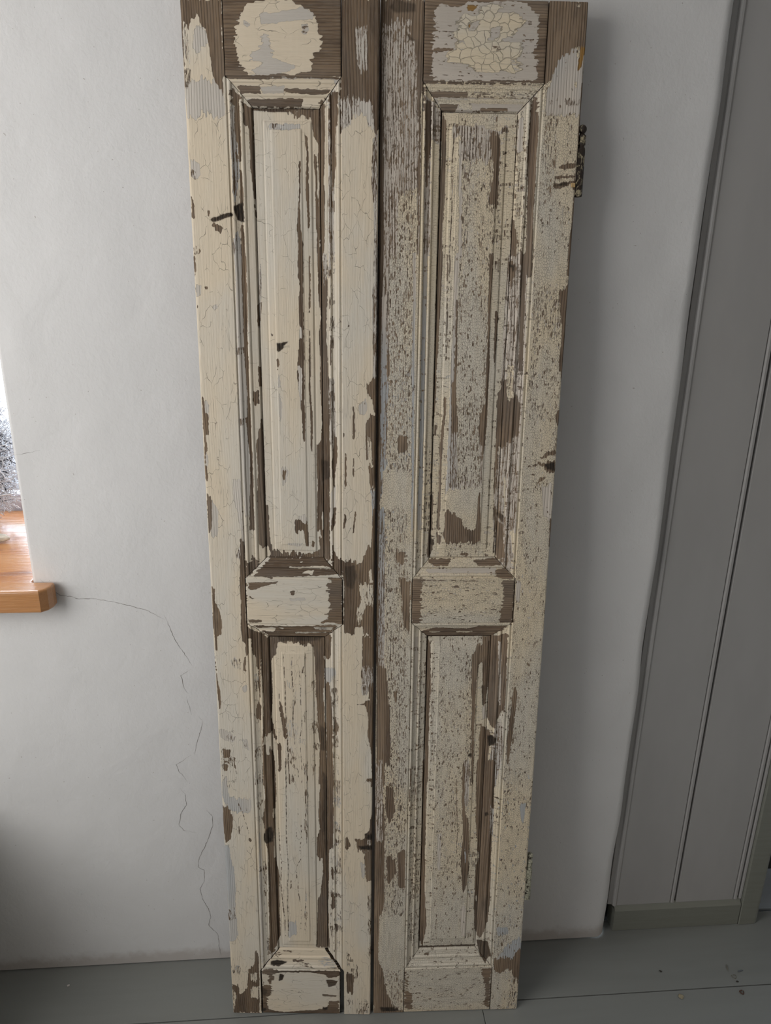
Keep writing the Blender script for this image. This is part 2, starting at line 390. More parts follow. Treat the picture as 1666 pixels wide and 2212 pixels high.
# hairline settlement cracks in the plaster
CR = [[(-0.544, 0.956), (-0.536, 0.948), (-0.526, 0.936), (-0.512, 0.922), (-0.493, 0.92), (-0.482, 0.915), (-0.451, 0.914), (-0.428, 0.909), (-0.402, 0.903), (-0.383, 0.896), (-0.356, 0.887), (-0.341, 0.878), (-0.324, 0.867)],
      [(-0.323, 0.875), (-0.318, 0.86), (-0.309, 0.828), (-0.298, 0.804), (-0.288, 0.785), (-0.278, 0.764)],
      [(-0.281, 0.757), (-0.302, 0.743), (-0.299, 0.729), (-0.297, 0.714), (-0.29, 0.702)],
      [(-0.294, 0.695), (-0.291, 0.678), (-0.287, 0.653)],
      [(-0.274, 0.65), (-0.267, 0.64), (-0.268, 0.625), (-0.275, 0.605), (-0.283, 0.58), (-0.287, 0.557)],
      [(-0.295, 0.557), (-0.326, 0.535), (-0.322, 0.519), (-0.312, 0.503), (-0.307, 0.492)],
      [(-0.323, 0.477), (-0.313, 0.461), (-0.313, 0.433), (-0.325, 0.415), (-0.329, 0.396), (-0.332, 0.382), (-0.322, 0.368), (-0.296, 0.361)],
      [(-0.274, 0.421), (-0.26, 0.403), (-0.262, 0.376), (-0.273, 0.343), (-0.285, 0.315), (-0.296, 0.293), (-0.3, 0.267), (-0.287, 0.258), (-0.289, 0.228), (-0.3, 0.205), (-0.297, 0.181), (-0.285, 0.15), (-0.281, 0.126), (-0.288, 0.101), (-0.268, 0.072), (-0.268, 0.037), (-0.265, 0.008)],
      [(-0.532, 0.914), (-0.513, 0.913)],
      [(-0.556, 1.192), (-0.531, 1.197), (-0.511, 1.201)]]
def ribbon(L, y, wmin, wmax, seed):
    r = random.Random(seed); v = []; f = []
    P = []
    for (a, b) in zip(L[:-1], L[1:]):
        n = max(2, int(math.dist(a, b) / 0.004))
        for i in range(n): P.append((a[0] + (b[0]-a[0])*i/n + r.uniform(-.0008, .0008), a[1] + (b[1]-a[1])*i/n + r.uniform(-.0008, .0008)))
    P.append(L[-1])
    for i, p in enumerate(P):
        q = P[min(i+1, len(P)-1)]; o = P[max(i-1, 0)]
        d = Vector((q[0]-o[0], q[1]-o[1])).normalized(); nrm = Vector((-d.y, d.x))
        w = r.uniform(wmin, wmax) * min(1, (i + 1) / 8, (len(P) - i) / 8) * 0.5
        v += [(p[0]+nrm.x*w, y, p[1]+nrm.y*w), (p[0]-nrm.x*w, y, p[1]-nrm.y*w)]
        if i: k = 2*i; f.append((k-2, k-1, k+1, k))
    return v, f
V = []; Fc = []
for i, L in enumerate(CR):
    v, f = ribbon(L, -0.0018, 0.0003, 0.0010, i)
    V += v; 
    Fc += [tuple(j + len(V) - len(v) for j in q) for q in f]
ck = pyd('crack', V, Fc, M_crack, wall)
sw = ck.modifiers.new('wrap', 'SHRINKWRAP'); sw.target = wall; sw.wrap_method = 'PROJECT'; sw.use_project_y = True; sw.use_positive_direction = True; sw.use_negative_direction = True; sw.offset = 0.0003; sw.project_limit = 0.02

# floor: painted boards laid along the wall
fl = []
ys = [0.05, -0.1405, -0.335, -0.53, -0.72, -0.92, -1.12, -1.32, -1.52, -1.75, -2.0, -2.4, -3.0]
for i, (a, b) in enumerate(zip(ys[:-1], ys[1:])):
    j = [-2.25, 2.2] if i % 2 == 0 else [-2.25, 0.3128, 2.2]
    for x0, x1 in zip(j[:-1], j[1:]):
        fl.append((x0 + 0.0006, x1 - 0.0006, b + 0.0011, a - 0.0011, -0.02, 0.0))
boxes('floor', fl, M_floor, None, 'structure', bevel=0.0007)
boxes('trim_3', [(-2.25, 2.2, -3.0, 0.6, -0.05, -0.021)], M_dark, None, 'structure')
boxes('floor_next_room', [(1.02, 2.2, 0.058, 0.6, -0.02, -0.001)], M_floor2, None, 'structure').name = 'floor_far'
boxes('far_shade_panel', [(1.00, 2.2, 0.176, 0.21, 0.004, 2.1)], M_dkshade, None, 'structure')  # panel added to show the next room's shadow as black
boxes('ceiling', [(-2.25, 2.2, -3.0, 0.6, ZT, ZT + 0.05)], M_ceil, None, 'structure')
boxes('wall_right', [(1.10, 2.2, 0.03, 0.17, 2.0, ZT), (0.595, 1.02, 0.058, 0.2, 0.0, ZT)], M_dkshade, None, 'structure')
# left wall with its own window opening round the side daylight
boxes('wall_left', [(-1.82, -1.62, -3.0, -2.15, 0, ZT), (-1.82, -1.62, -0.62, -0.003, 0, ZT), (-1.82, -1.62, -2.15, -0.62, 0, 0.95), (-1.82, -1.62, -2.15, -0.62, 2.36, ZT)], M_wall, None, 'structure')

boxes('light_leak_backing', [(-0.545, 0.600, 0.014, 0.03, 0.0, ZT), (-1.60, -0.545, 0.012, 0.03, 0.0, 0.90)], M_dark, None, 'structure')  # unseen backing added behind the plaster to stop light leaking through
# painted boarding of the doorway side, with bead, groove, skirting block and trim
def extrude_profile(name, P, z0, z1, mat, kind='structure', parent=None):
    n = len(P); v = [(x, y, z0) for x, y in P] + [(x, y, z1) for x, y in P]
    f = [(i, (i+1) % n, n + (i+1) % n, n + i) for i in range(n)] + [tuple(range(n))[::-1], tuple(range(n, 2*n))]
    return pyd(name, v, f, mat, parent, kind)
yp = 0.024
def plank(name, x0, x1, z0, z1, beadL=True, beadR=True):
    P = [(x0, 0.055), (x0, yp + 0.005)]
    if beadL: P += [(x0 + 0.009, yp + 0.004), (x0 + 0.0105, yp - 0.0005), (x0 + 0.013, yp - 0.0030), (x0 + 0.0165, yp - 0.0032), (x0 + 0.0195, yp - 0.0006)]
    P += [(x0 + (0.021 if beadL else 0.0015), yp)]
    if beadR: P += [(x1 - 0.0135, yp), (x1 - 0.0130, yp + 0.004), (x1 - 0.0115, yp + 0.004), (x1 - 0.0105, yp), (x1 - 0.008, yp - 0.0015), (x1 - 0.0035, yp - 0.0012), (x1 - 0.0008, yp + 0.003)]
    else: P += [(x1 - 0.001, yp)]
    P += [(x1, yp + 0.006), (x1, 0.055)]
    return extrude_profile(name, P, z0, z1, M_plank)
plank('trim_1', 0.6515, 0.8165, 0.072, ZT)
plank('trim_2', 0.8195, 0.975, 0.072, ZT, beadL=False)
extrude_profile('baseboard_right', [(0.6665, 0.055), (0.6665, 0.0168), (0.9815, 0.0168), (0.9815, 0.055)], 0.001, 0.060, M_base)
o = pyd('baseboard_cap', *(lambda v: (v, [(0,1,2,3)]))([(0.6665,0.0168,0.060),(0.9815,0.0168,0.060),(0.9815,0.027,0.0745),(0.6665,0.027,0.0745)]), M_base, None, 'structure'); o.name = 'baseboard_right_cap'
P = [(0.9835, 0.06)]
for k in range(5): a = k / 4 * math.pi / 2; P.append((0.9835 + 0.002 * (1 - math.cos(a)), 0.0165 - 0.002 * math.sin(a) + 0.0))
for k in range(7): a = k / 6 * math.pi / 2; P.append((1.0335 - 0.012 + 0.012 * math.sin(a), 0.0145 + 0.012 * (1 - math.cos(a))))
P.append((1.0345, 0.06))
extrude_profile('trim_4', P, 0.001, ZT, M_base)
# ragged white paint line where boarding meets the trim
v = []; f = []
r = random.Random(2)
for i in range(90):
    z = 0.08 + i * 0.02; w = r.uniform(0.0012, 0.004)
    v += [(0.9755, yp - 0.0016, z), (0.9755 + w, yp - 0.0035, z)]
    if i: k = 2*i; f.append((k-2, k-1, k+1, k))
extrude_profile('trim_5', [(0.9757, 0.05), (0.9765, yp - 0.0005), (0.9785, yp - 0.0016), (0.9820, yp - 0.0020), (0.9828, 0.05)], 0.0745, ZT, M_plank)

# ------------------------------------------------------------------ window and sill
wf = []
boxes('window_1', [(WR, REV + 0.02, 0.437, 0.475, 0.945, 0.992), (WR, REV + 0.02, 0.437, 0.475, 2.07, 2.13), (WR, WR + 0.05, 0.437, 0.475, 0.992, 2.07), (REV - 0.045, REV + 0.02, 0.437, 0.475, 0.992, 2.07), (-1.10, -1.03, 0.437, 0.475, 0.992, 2.07)], M_frame, None, 'structure', bevel=0.003)
w1 = bpy.data.objects['window_1']
boxes('pane', [(WR + 0.05, -1.10, 0.452, 0.456, 0.992, 2.07), (-1.03, REV - 0.045, 0.452, 0.456, 0.992, 2.07)], M_glass, w1)
# sill board: outline with rounded horns past the reveal
def sill_outline():
    P = [(WR, 0.436), (REV + 0.003, 0.436), (REV + 0.003, 0.004)]
    P += [(REV + 0.010, -0.008), (REV + 0.024, -0.013), (-0.5155, -0.0145)]
    for k in range(5):
        a = k / 4 * math.pi / 2
        P.append((-0.5155 - 0.014 + 0.014 * math.cos(a), -0.031 - 0.014 * math.sin(a)))
    P += [(WR - 0.05, -0.045), (WR - 0.05, -0.006), (WR, -0.006)]
    return P
# horn hugs the wall: back edge sits just in front of the plaster
P = [(WR, 0.436), (REV - 0.0005, 0.436), (REV - 0.0005, 0.0), (REV + 0.003, -0.0025), (REV + 0.02, -0.003), (-0.5165, -0.003)]
P += [(-0.5145, -0.008), (-0.5145, -0.022), (-0.519, -0.034), (-0.530, -0.0455)]
P += [(WR - 0.05, -0.0455), (WR - 0.05, -0.003), (WR, -0.003)]
bm = bmesh.new()
vb = [bm.verts.new((x, y, 0.908)) for x, y in P]; vt = [bm.verts.new((x, y, SILL)) for x, y in P]
n = len(P); bm.faces.new(vb); bm.faces.new(vt[::-1])
for i in range(n): bm.faces.new((vb[i], vt[i], vt[(i+1) % n], vb[(i+1) % n]))
bmesh.ops.recalc_face_normals(bm, faces=bm.faces)
me = bpy.data.meshes.new('window_sill'); bm.to_mesh(me); bm.free()
sill = link('window_sill', me, M_pine)
m = sill.modifiers.new('b', 'BEVEL'); m.width = 0.006; m.segments = 3; m.limit_method = 'ANGLE'; m.angle_limit = math.radians(50)
tag(sill, 'varnished orange pine window sill with a rounded horn against the white wall', 'window sill')

# silvery tangle of dried twigs
def tubes(name, lines, mat, parent=None, sides=4):
    v = []; f = []
    for pts, rad in lines:
        base = len(v); n = len(pts)
        for i, p in enumerate(pts):
            d = (Vector(pts[min(i+1, n-1)]) - Vector(pts[max(i-1, 0)])).normalized()
            a = d.cross(Vector((0.31, 0.2, 0.93))).normalized(); b = d.cross(a)
            r_ = rad[i] if isinstance(rad, list) else rad * (1 - 0.6 * i / n)
            for k in range(sides):
                th = 2 * math.pi * k / sides
                v.append(Vector(p) + (a * math.cos(th) + b * math.sin(th)) * r_)
            if i:
                for k in range(sides):
                    q = base + (i-1)*sides
                    f.append((q+k, q+(k+1) % sides, q+sides+(k+1) % sides, q+sides+k))
        f.append(tuple(base + k for k in range(sides))[::-1]); f.append(tuple(base + (n-1)*sides + k for k in range(sides)))
    return pyd(name, v, f, mat, parent, None, True)
r = random.Random(11)
cen = Vector((-0.845, 0.335, 1.112)); lines = []
def inside(p): 
    q = p - cen
    return (q.x/0.185)**2 + (q.y/0.090)**2 + (q.z/0.185)**2 < 1 + 0.12 * math.sin(9 * q.z / .18 + 5 * q.y / .14)
for k in range(3800):
    d = Vector((r.gauss(0, 1), r.gauss(0, 1), r.gauss(0, 1))).normalized()
    p = cen + Vector((d.x*0.185, d.y*0.090, d.z*0.185)) * r.uniform(0.35, 0.92)
    if p.z < 0.966: continue
    pts = [tuple(p)]; dr = Vector((r.gauss(0, 1), r.gauss(0, 1), r.gauss(0, 1))).normalized()
    for s_ in range(r.randint(8, 18)):
        dr = (dr + Vector((r.gauss(0, .5), r.gauss(0, .5), r.gauss(0, .5)))).normalized()
        q = p + dr * r.uniform(0.004, 0.010)
        if q.z < 0.9565: dr.z = abs(dr.z); q = p + dr * 0.01
        if not inside(q): dr = (cen - p).normalized(); q = p + dr * 0.01
        if q.z < 0.9565: q.z = 0.9565
        p = q; pts.append(tuple(p))
    lines.append((pts, r.uniform(0.0006, 0.0012)))
for k in range(10):
    a = r.uniform(0, 6.28); p = Vector((cen.x, cen.y, 0.957)); pts = [tuple(p)]
    dr = Vector((math.cos(a) * .6, math.sin(a) * .5, 1)).normalized()
    for s_ in range(12):
        dr = (dr + Vector((r.gauss(0, .25), r.gauss(0, .25), r.gauss(0, .2)))).normalized(); p = p + dr * 0.022
        if not inside(p): break
        pts.append(tuple(p))
    if len(pts) > 2: lines.append((pts, 0.003))
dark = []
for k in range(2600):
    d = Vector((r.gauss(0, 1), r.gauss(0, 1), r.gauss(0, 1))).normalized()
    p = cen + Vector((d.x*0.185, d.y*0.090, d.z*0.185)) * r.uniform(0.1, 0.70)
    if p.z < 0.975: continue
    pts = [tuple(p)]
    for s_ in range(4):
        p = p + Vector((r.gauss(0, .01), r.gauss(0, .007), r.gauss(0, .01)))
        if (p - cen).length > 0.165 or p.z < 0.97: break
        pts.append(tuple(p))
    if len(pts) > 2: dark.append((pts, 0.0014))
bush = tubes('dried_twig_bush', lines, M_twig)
inner = tubes('inner_twigs', dark, M_twig_shade, bush); inner['kind'] = 'stuff'; inner['label'] = 'twigs deep in the tangle, coloured dark to show its shade'
tag(bush, 'silvery tangled dried twig bush standing on the pine window sill', 'plant')
# bleached stick
pts = [(-0.98, 0.17, 0.968), (-0.92, 0.195, 0.969), (-0.86, 0.205, 0.966), (-0.80, 0.203, 0.9645), (-0.745, 0.204, 0.9630), (-0.705, 0.210, 0.9632), (-0.692, 0.2125, 0.9620), (-0.683, 0.213, 0.9602)]
st = tubes('driftwood_stick', [(pts, [0.006, 0.010, 0.011, 0.011, 0.0105, 0.0100, 0.0075, 0.0025])], M_drift, None, 10)
tag(st, 'bleached bent driftwood stick lying on the pine window sill', 'driftwood')

# ------------------------------------------------------------------ the two leaning door leaves
WEAR_LEFT = """W -2,1884 122,1885 116,1785 118,1759 88,1775 84,1790 82,1814 77,1834 61,1852 47,1860 28,1855 21,1842 23,1808 18,1766 1,1769 0,1808 0,1858
N 4,1855 20,1850 23,1813 18,1767 5,1772 3,1806
U 52,1783 88,1773 118,1759 120,1732 90,1721 72,1731 49,1731 36,1724 4,1726 2,1766 19,1776
U 39,1850 61,1848 78,1829 66,1820 42,1813 32,1820
U 6,1665 32,1664 37,1642 7,1640
W 3,1620 13,1598 11,1583 1,1586
W 57,1579 76,1576 100,1572 91,1562 76,1568
W 52,1596 58,1596 57,1583 53,1587
N 0,1543 33,1545 34,1534 3,1528
W 125,1885 466,1887 467,1785 116,1782
C 214,1881 266,1883 311,1884 363,1876 389,1868 398,1852 407,1839 415,1831 413,1819 386,1815 384,1792 330,1786 292,1787 261,1786 192,1784 183,1786 172,1797 160,1812 159,1821 153,1825 160,1837 163,1851 177,1864 187,1874
U 238,1840 253,1840 256,1826 270,1815 262,1811 292,1805 330,1798 342,1794 296,1789 261,1786 207,1784 208,1793 231,1796 233,1804 201,1804 202,1816 234,1818
U 232,1866 281,1867 363,1875 386,1867 389,1859 310,1856 235,1851
S 351,1854 374,1852 372,1840 358,1840
S 186,1857 204,1851 197,1848 182,1851
W 119,1782 466,1784 461,1782 147,1779
S 147,1782 237,1782 349,1783 461,1782 459,1774 451,1775 446,1781 262,1781
W 154,1772 226,1771 223,1766 235,1761 170,1761
U 226,1771 304,1772 293,1766 301,1762 236,1762
W 304,1769 336,1769 441,1768 424,1762 381,1761 311,1763 293,1765
W 190,1755 356,1756 350,1745 197,1745 185,1752
U 184,1755 195,1754 192,1753 187,1752
G 199,1743 396,1744 396,1740 300,1739 234,1739 201,1739
W 302,1742 396,1742 397,1702 391,1701 385,1713 383,1727 342,1730 320,1735 305,1738
W 137,1770 163,1760 162,1714 164,1670 156,1668 152,1688 146,1714 139,1746
S 135,1749 149,1744 150,1688 156,1664 152,1643 139,1606 133,1624 133,1696
W 157,1661 163,1652 165,1580 152,1613
W 153,1580 162,1568 167,1497 155,1497 152,1540
S 126,1549 144,1568 152,1540 153,1497 134,1497
W 172,1751 199,1741 201,1723 187,1718 172,1720
W 187,1718 201,1722 201,1661 202,1614 196,1614 190,1652 187,1688
W 195,1610 202,1597 204,1584 198,1588
K 61,1583 122,1593 134,1589 97,1583 69,1579
K 135,1602 163,1608 163,1580 145,1582 138,1593
W 339,1669 345,1666 343,1626 339,1607 341,1570 349,1551 345,1498 329,1498 332,1541 329,1570 335,1607 340,1644
W 358,1707 366,1705 369,1680 369,1626 369,1570 363,1570 359,1626 363,1680
U 250,1722 343,1721 346,1714 265,1712 247,1715
W 388,1680 394,1675 395,1626 402,1589 399,1551 404,1499 394,1499 390,1589 389,1644 384,1677
W 398,1742 421,1761 421,1733 417,1662 418,1589 413,1532 416,1499 402,1499 402,1589 399,1644 399,1698
W 380,1739 398,1742 399,1698 385,1702 380,1724
S 431,1758 454,1772 455,1725 449,1644 446,1570 449,1499 427,1499 429,1644
W 436,1758 452,1765 453,1663 445,1626 440,1698
W 452,1765 462,1763 459,1742 463,1737 459,1716 455,1720
W 467,1887 586,1888 586,1717 576,1706 568,1717 533,1738 510,1724 498,1723 467,1700
S 467,1755 517,1758 567,1752 572,1710 553,1717 545,1734 521,1734 498,1722 471,1706
U 514,1753 560,1748 564,1720 549,1727 537,1736
S 509,1853 551,1853 552,1793 529,1786 513,1820
S 568,1699 581,1708 583,1500 574,1500 574,1590 566,1636
C 471,1706 483,1714 502,1723 510,1732 537,1734 548,1731 549,1717 564,1706 563,1663 518,1663 479,1681
W 1,1531 7,1524 7,1504 2,1493 5,1464 7,1447 3,1447
W 3,1310 10,1301 26,1293 21,1247 10,1236 14,1216 9,1208 11,1164 2,1164 3,1251
U 10,1301 26,1293 24,1272 10,1282
U 7,1210 17,1204 13,1186 5,1190
W 2,1142 21,1131 17,1097 23,1071 4,1071
U 20,1128 42,1108 34,1072 17,1071
W 29,1483 41,1481 38,1476 32,1477
U 5,1485 21,1482 20,1470 5,1466
U 52,1451 67,1454 70,1449 60,1445
U 98,1169 121,1167 124,1120 125,1072 116,1079 100,1122 92,1134
U 132,1532 152,1532 154,1436 152,1356 152,1294 160,1230 158,1143 151,1098 133,1098 124,1209 126,1315 128,1436
W 152,1532 160,1532 166,1484 163,1416 161,1356 163,1273 165,1209 163,1120 164,1072 145,1072 152,1143 154,1209 148,1262 154,1315 150,1356 150,1436 148,1484
W 175,1317 192,1319 192,1294 177,1292 172,1304
W 197,1273 191,1252 177,1230 179,1187 174,1121 175,1072 208,1073 200,1121 204,1187 201,1231 201,1265
W 194,1456 200,1456 200,1416 194,1424
W 192,1356 202,1356 200,1323 192,1325
W 204,1110 212,1103 213,1073 204,1073
S 211,1532 211,1494 202,1416 198,1416 201,1494
K 256,1394 275,1395 297,1397 274,1389 307,1390 278,1388 261,1381 257,1383
W 259,1371 263,1361 258,1348 255,1367
U 260,1344 265,1336 267,1320 256,1322
U 260,1315 270,1297 267,1274 260,1261 259,1284
U 262,1190 286,1179 276,1159 263,1155 260,1177
W 264,1181 277,1179 272,1166 263,1166
W 238,1411 244,1408 242,1405 237,1407
W 331,1533 347,1533 346,1457 347,1397 345,1337 345,1274 345,1227 337,1236 333,1295 325,1326 322,1347 330,1397 332,1456 333,1486
U 331,1425 341,1417 340,1399 330,1405
U 325,1361 337,1357 338,1316 332,1285 327,1316
W 367,1533 371,1533 371,1457 366,1437 368,1357 365,1337 370,1274 370,1210 364,1221 362,1295 359,1326 364,1417
W 395,1534 423,1534 424,1476 420,1398 426,1337 427,1275 428,1219 426,1074 380,1074 384,1144 383,1221 396,1226 402,1275 397,1337 401,1368 394,1398 401,1437 393,1476
S 405,1534 423,1534 420,1486 412,1480
G 400,1200 424,1198 427,1169 401,1162
N 433,1534 447,1534 447,1418 440,1358 432,1362
W 433,1408 437,1398 434,1358 430,1362
S 426,1337 446,1337 450,1243 441,1211 430,1232
W 445,1243 454,1241 454,1211 442,1145 434,1189
U 431,1145 449,1156 444,1111 433,1100
W 507,1294 511,1292 516,1254 511,1237 507,1239
W 482,1220 486,1211 486,1156 479,1150
W 494,1434 497,1426 492,1418
W 509,1207 514,1200 511,1189 514,1168 507,1176
W 473,1269 479,1243 476,1237
S 572,1535 586,1535 587,1399 586,1338 575,1338 574,1399 569,1478 581,1497
W 551,1328 575,1338 586,1338 587,1276 572,1301 559,1315
U 526,1296 551,1305 555,1286 547,1278 528,1282
W 551,1261 568,1280 587,1278 587,1157 570,1150 565,1181 554,1203 552,1233
N 556,1244 573,1233 578,1190 559,1192
S 570,1150 587,1150 589,1075 576,1075 575,1123
W 304,1092 343,1099 349,1074 305,1073
U 312,1090 341,1097 345,1086 330,1081
W 479,1105 486,1100 479,1077 475,1080
W 512,1105 515,1091 511,1075 509,1075
W 6,1113 14,1106 14,1086 8,1068 5,1079
W 3,974 13,960 13,940 26,926 34,896 28,877 15,867 14,847 6,844 2,889 2,938
W 1,839 8,788 13,768 17,734 9,723 4,749 2,801
U 17,1091 41,1088 35,1070 21,1061 10,1068
U 5,683 45,676 68,662 48,654 15,662 2,670
U 87,660 110,660 113,636 95,644
U 97,771 116,774 115,760 99,760
N 5,656 37,638 64,616 57,594 18,585 1,588 0,629
W 13,637 44,636 36,621 16,618
W 16,613 35,610 29,596 12,599
U 115,1114 128,1114 125,1045 115,1022 97,1022 98,1034 111,1038 117,1057
W 111,1059 126,1052 126,1022 124,975 121,902 133,877 129,845 116,835 116,857 99,877 106,936 105,986 110,1022
W 109,832 116,832 114,802 105,804
N 60,829 100,830 93,804 61,812
W 130,1015 145,1013 151,1029 170,1015 171,1008 139,989 129,989
W 147,1107 158,1101 163,1073 152,1073 146,1092
W 176,1114 211,1115 214,1058 226,1032 206,1034 195,1032 187,1039 174,1046
C 175,1034 209,1046 210,1027 185,1015 168,1022
W 306,1095 328,1097 348,1088 351,1047 338,1047 336,1074 308,1072
U 317,1100 339,1103 346,1093 343,1084 328,1090
W 217,1034 240,1033 364,1031 391,1038 387,1061 409,1057 426,1047 428,1017 408,1023 208,1021
U 276,1050 333,1049 320,1044 276,1046
W 364,1056 373,1054 368,1040 360,1047
W 381,1116 418,1116 426,1070 428,1024 408,1029 398,1056 391,1082 383,1098
C 399,1111 405,1102 402,1070 398,1082
W 440,1116 449,1116 446,1089 435,1071 431,1082
U 427,1116 440,1112 431,1082 424,1080
W 437,1048 457,1020 470,1017 470,987 434,1005 435,1024
W 479,1107 486,1105 479,1082 474,1080
W 514,1114 519,1112 511,1071 507,1071
W 457,1020 488,1022 515,1018 533,1016 555,1039 554,1048 572,1048 580,1117 592,1117 592,881 552,880 515,883 481,879 474,900 479,977 470,1017
G 481,1010 515,1013 524,992 510,968 488,972
C 562,1002 573,1004 578,987 584,983 569,981
N 528,978 582,980 585,947 578,930 556,934 547,917 542,905 529,900 520,917 538,949
C 515,895 543,895 547,880 513,880
W 206,1020 408,1022 452,994 291,989 152,988
C 314,1016 332,1016 328,1013
C 283,1007 417,1009 434,1003 283,1003
C 345,1000 370,1000 363,993 323,995
C 143,988 184,989 210,985 147,981
W 184,988 224,987 219,985
W 425,989 470,987 472,898 410,904 415,916 429,934 420,943 425,953 416,965 412,977 430,979
W 134,977 246,980 237,977 182,970 169,966 137,963
W 136,953 145,948 167,947 138,946
W 131,907 178,905 178,901 132,900
W 281,962 303,964 299,954 285,954
W 388,902 415,909 406,900
U 280,948 339,951 339,945 285,943
W 146,895 456,897 433,882 410,870 204,869
C 132,898 205,898 406,898 360,895 205,893
C 150,887 186,888 209,890 227,888 218,880 177,883
C 232,890 259,888 250,884
N 360,894 442,893 428,884 369,885
C 296,881 415,881 410,879 296,878
C 204,879 241,880 241,878
W 123,895 141,885 167,878 199,868 410,870 426,877 430,865 425,829 405,829 400,844 368,844 359,854 230,857 220,833 170,853 118,832
G 231,869 405,871 396,861 277,860 240,858
W 120,887 144,872 166,863 170,853 163,743 155,756 150,827 137,840 118,832 118,857
C 126,870 139,868 137,802 125,802
N 145,815 160,802 157,558 127,558
W 171,868 226,868 225,833 206,823 206,790 205,735 198,698 211,671 220,650 192,671 177,663 164,644 173,750 170,802
W 149,735 163,730 161,700 144,703
W 162,644 191,644 204,617 205,558 161,558
C 175,666 192,666 187,622 175,628
W 219,735 233,725 236,698 224,735
W 230,759 238,735 251,698 254,658 244,658 233,725
W 220,650 234,644 233,590 221,584
M 262,836 335,836 329,559 249,558
LW8 250,836 254,777 255,698 261,617 264,559
LW6 285,833 281,803 286,764 281,699 286,645
LW6 311,803 312,752 315,699 306,645 313,590
W 361,854 401,869 405,829 404,791 396,752 402,700 406,646 405,560 375,560 382,646 374,699 370,752 367,804
G 385,686 404,678 403,632 387,632
N 353,791 366,783 372,726 356,726
N 353,726 370,726 382,646 351,559
C 398,832 407,829 404,814
U 404,809 441,809 446,794 413,778 399,788
W 404,778 422,778 431,700 429,560 410,560 407,700
N 427,791 455,791 453,560 431,560
W 440,705 450,694 445,668 438,678
W 543,875 592,881 592,774 544,777 539,805 545,830
S 543,818 590,818 591,767 544,779
S 539,776 567,774 563,756 544,758
W 567,774 590,780 593,561 580,561 581,634 566,674 568,717 556,730 553,743 572,746
W 520,739 553,740 558,738 525,737
W 560,578 579,578 580,571 563,571
N 2,608 27,608 62,593 64,570 40,556 16,540 4,556
W 11,606 31,603 25,590 12,593
U 5,569 24,577 25,540 38,532 112,530 114,504 100,496 36,503 14,514 2,535
W 0,511 25,508 39,490 35,465 26,438 6,427 0,460
U 1,424 22,421 22,394 34,366 37,323 30,265 38,206 14,185 0,191 0,280 1,366
W 108,168 119,150 119,113 112,0 -4,-1 0,75 20,75 29,69 28,50 53,57 66,69 72,116 98,131
N 77,107 111,107 105,82 80,85
N 2,69 18,50 4,6 -3,9
N 79,70 114,70 109,38 77,38
N 0,131 43,125 31,91 1,88
LW7 61,522 81,493 93,466 99,450
W 96,441 110,436 107,429 98,433
W 61,471 65,460 61,444 58,449
N 140,609 162,609 154,477 139,461 137,531
U 138,450 145,450 145,338 137,132 128,132 132,281
W 162,609 207,610 208,531 200,477 193,423 200,381 212,339 207,252 209,193 193,169 178,156 161,150 166,252 169,338 169,417 154,477 167,531 165,583
C 195,504 201,496 196,477 191,483
C 193,423 209,417 205,387 195,387
C 159,400 171,406 169,378 160,381
N 150,381 164,375 161,150 148,144 147,252
C 158,310 165,310 161,192 156,192
K 167,458 185,461 194,450 190,426 174,423 160,425 156,439
LK6 248,610 249,531 245,451 249,367 242,282 243,193
LW6 285,584 282,563 286,548
LW6 292,505 293,481
LW6 285,462 285,445 282,429
LW7 304,467 305,440 297,407 299,387 284,368 281,339
W 257,335 261,334 260,311 257,311
LW6 288,337 288,311 295,276 297,253 295,214
N 320,610 338,610 332,478 322,368 324,282 319,194 309,194 317,368
U 245,229 274,232 278,199 243,193
W 225,610 234,610 231,589 225,594
LW8 217,339 221,281 228,238 229,193
LW7 213,456 219,395 219,339
W 381,611 415,611 433,611 434,493 431,411 414,408 411,340 410,254 413,164 355,164 361,224 367,283 377,297 387,340 388,382 365,388 366,430 378,452 372,492 380,546
G 392,585 410,572 407,369 394,424
N 435,611 460,611 467,195 452,140 418,164 414,254 421,397 436,425
W 423,369 430,363 430,340 423,340
W 425,298 437,298 434,268 424,266
W 433,230 448,228 443,210
W 480,441 492,443 501,425 485,414 480,419
W 515,442 529,442 520,431
W 524,436 557,448 589,464 592,409 534,413 524,417
K 557,453 589,459 589,437 561,442
K 529,425 590,426 590,415 543,416
U 566,437 580,440 580,426 569,426
W 588,497 592,453 557,448 575,464 579,486
W 562,409 592,409 593,342 572,324 563,347 557,384 553,403
N 567,342 593,342 597,151 575,150
U 539,386 557,384 558,347 544,353
N 482,165 531,135 536,104 516,73 486,88
W 483,110 516,104 511,54 484,57
N 482,41 576,42 577,1 482,0
M 195,160 398,161 457,120 121,113
W 207,157 256,157 251,153
W 256,136 310,136 300,132 260,131
K 167,132 192,135 236,130 201,123 166,124
G 131,112 452,114 452,111 131,107
W 129,116 200,114 180,92 159,76 168,54 149,42 150,7 225,3 386,12 451,9 454,0 118,-1
N 128,107 160,101 154,73 129,76
C 175,104 205,108 204,86 179,89
K 205,105 220,102 214,89 199,86
G 126,70 150,61 142,45 125,48
W 329,110 457,113 454,100 407,94 398,103
G 397,91 447,88 437,76 407,72
W 382,53 441,50 441,46 382,47
W 406,34 451,35 454,6 406,12
K 381,17 404,17 401,9 383,9
K 125,12 140,12 140,5 125,5
LW6 208,63 257,60 307,60
"""
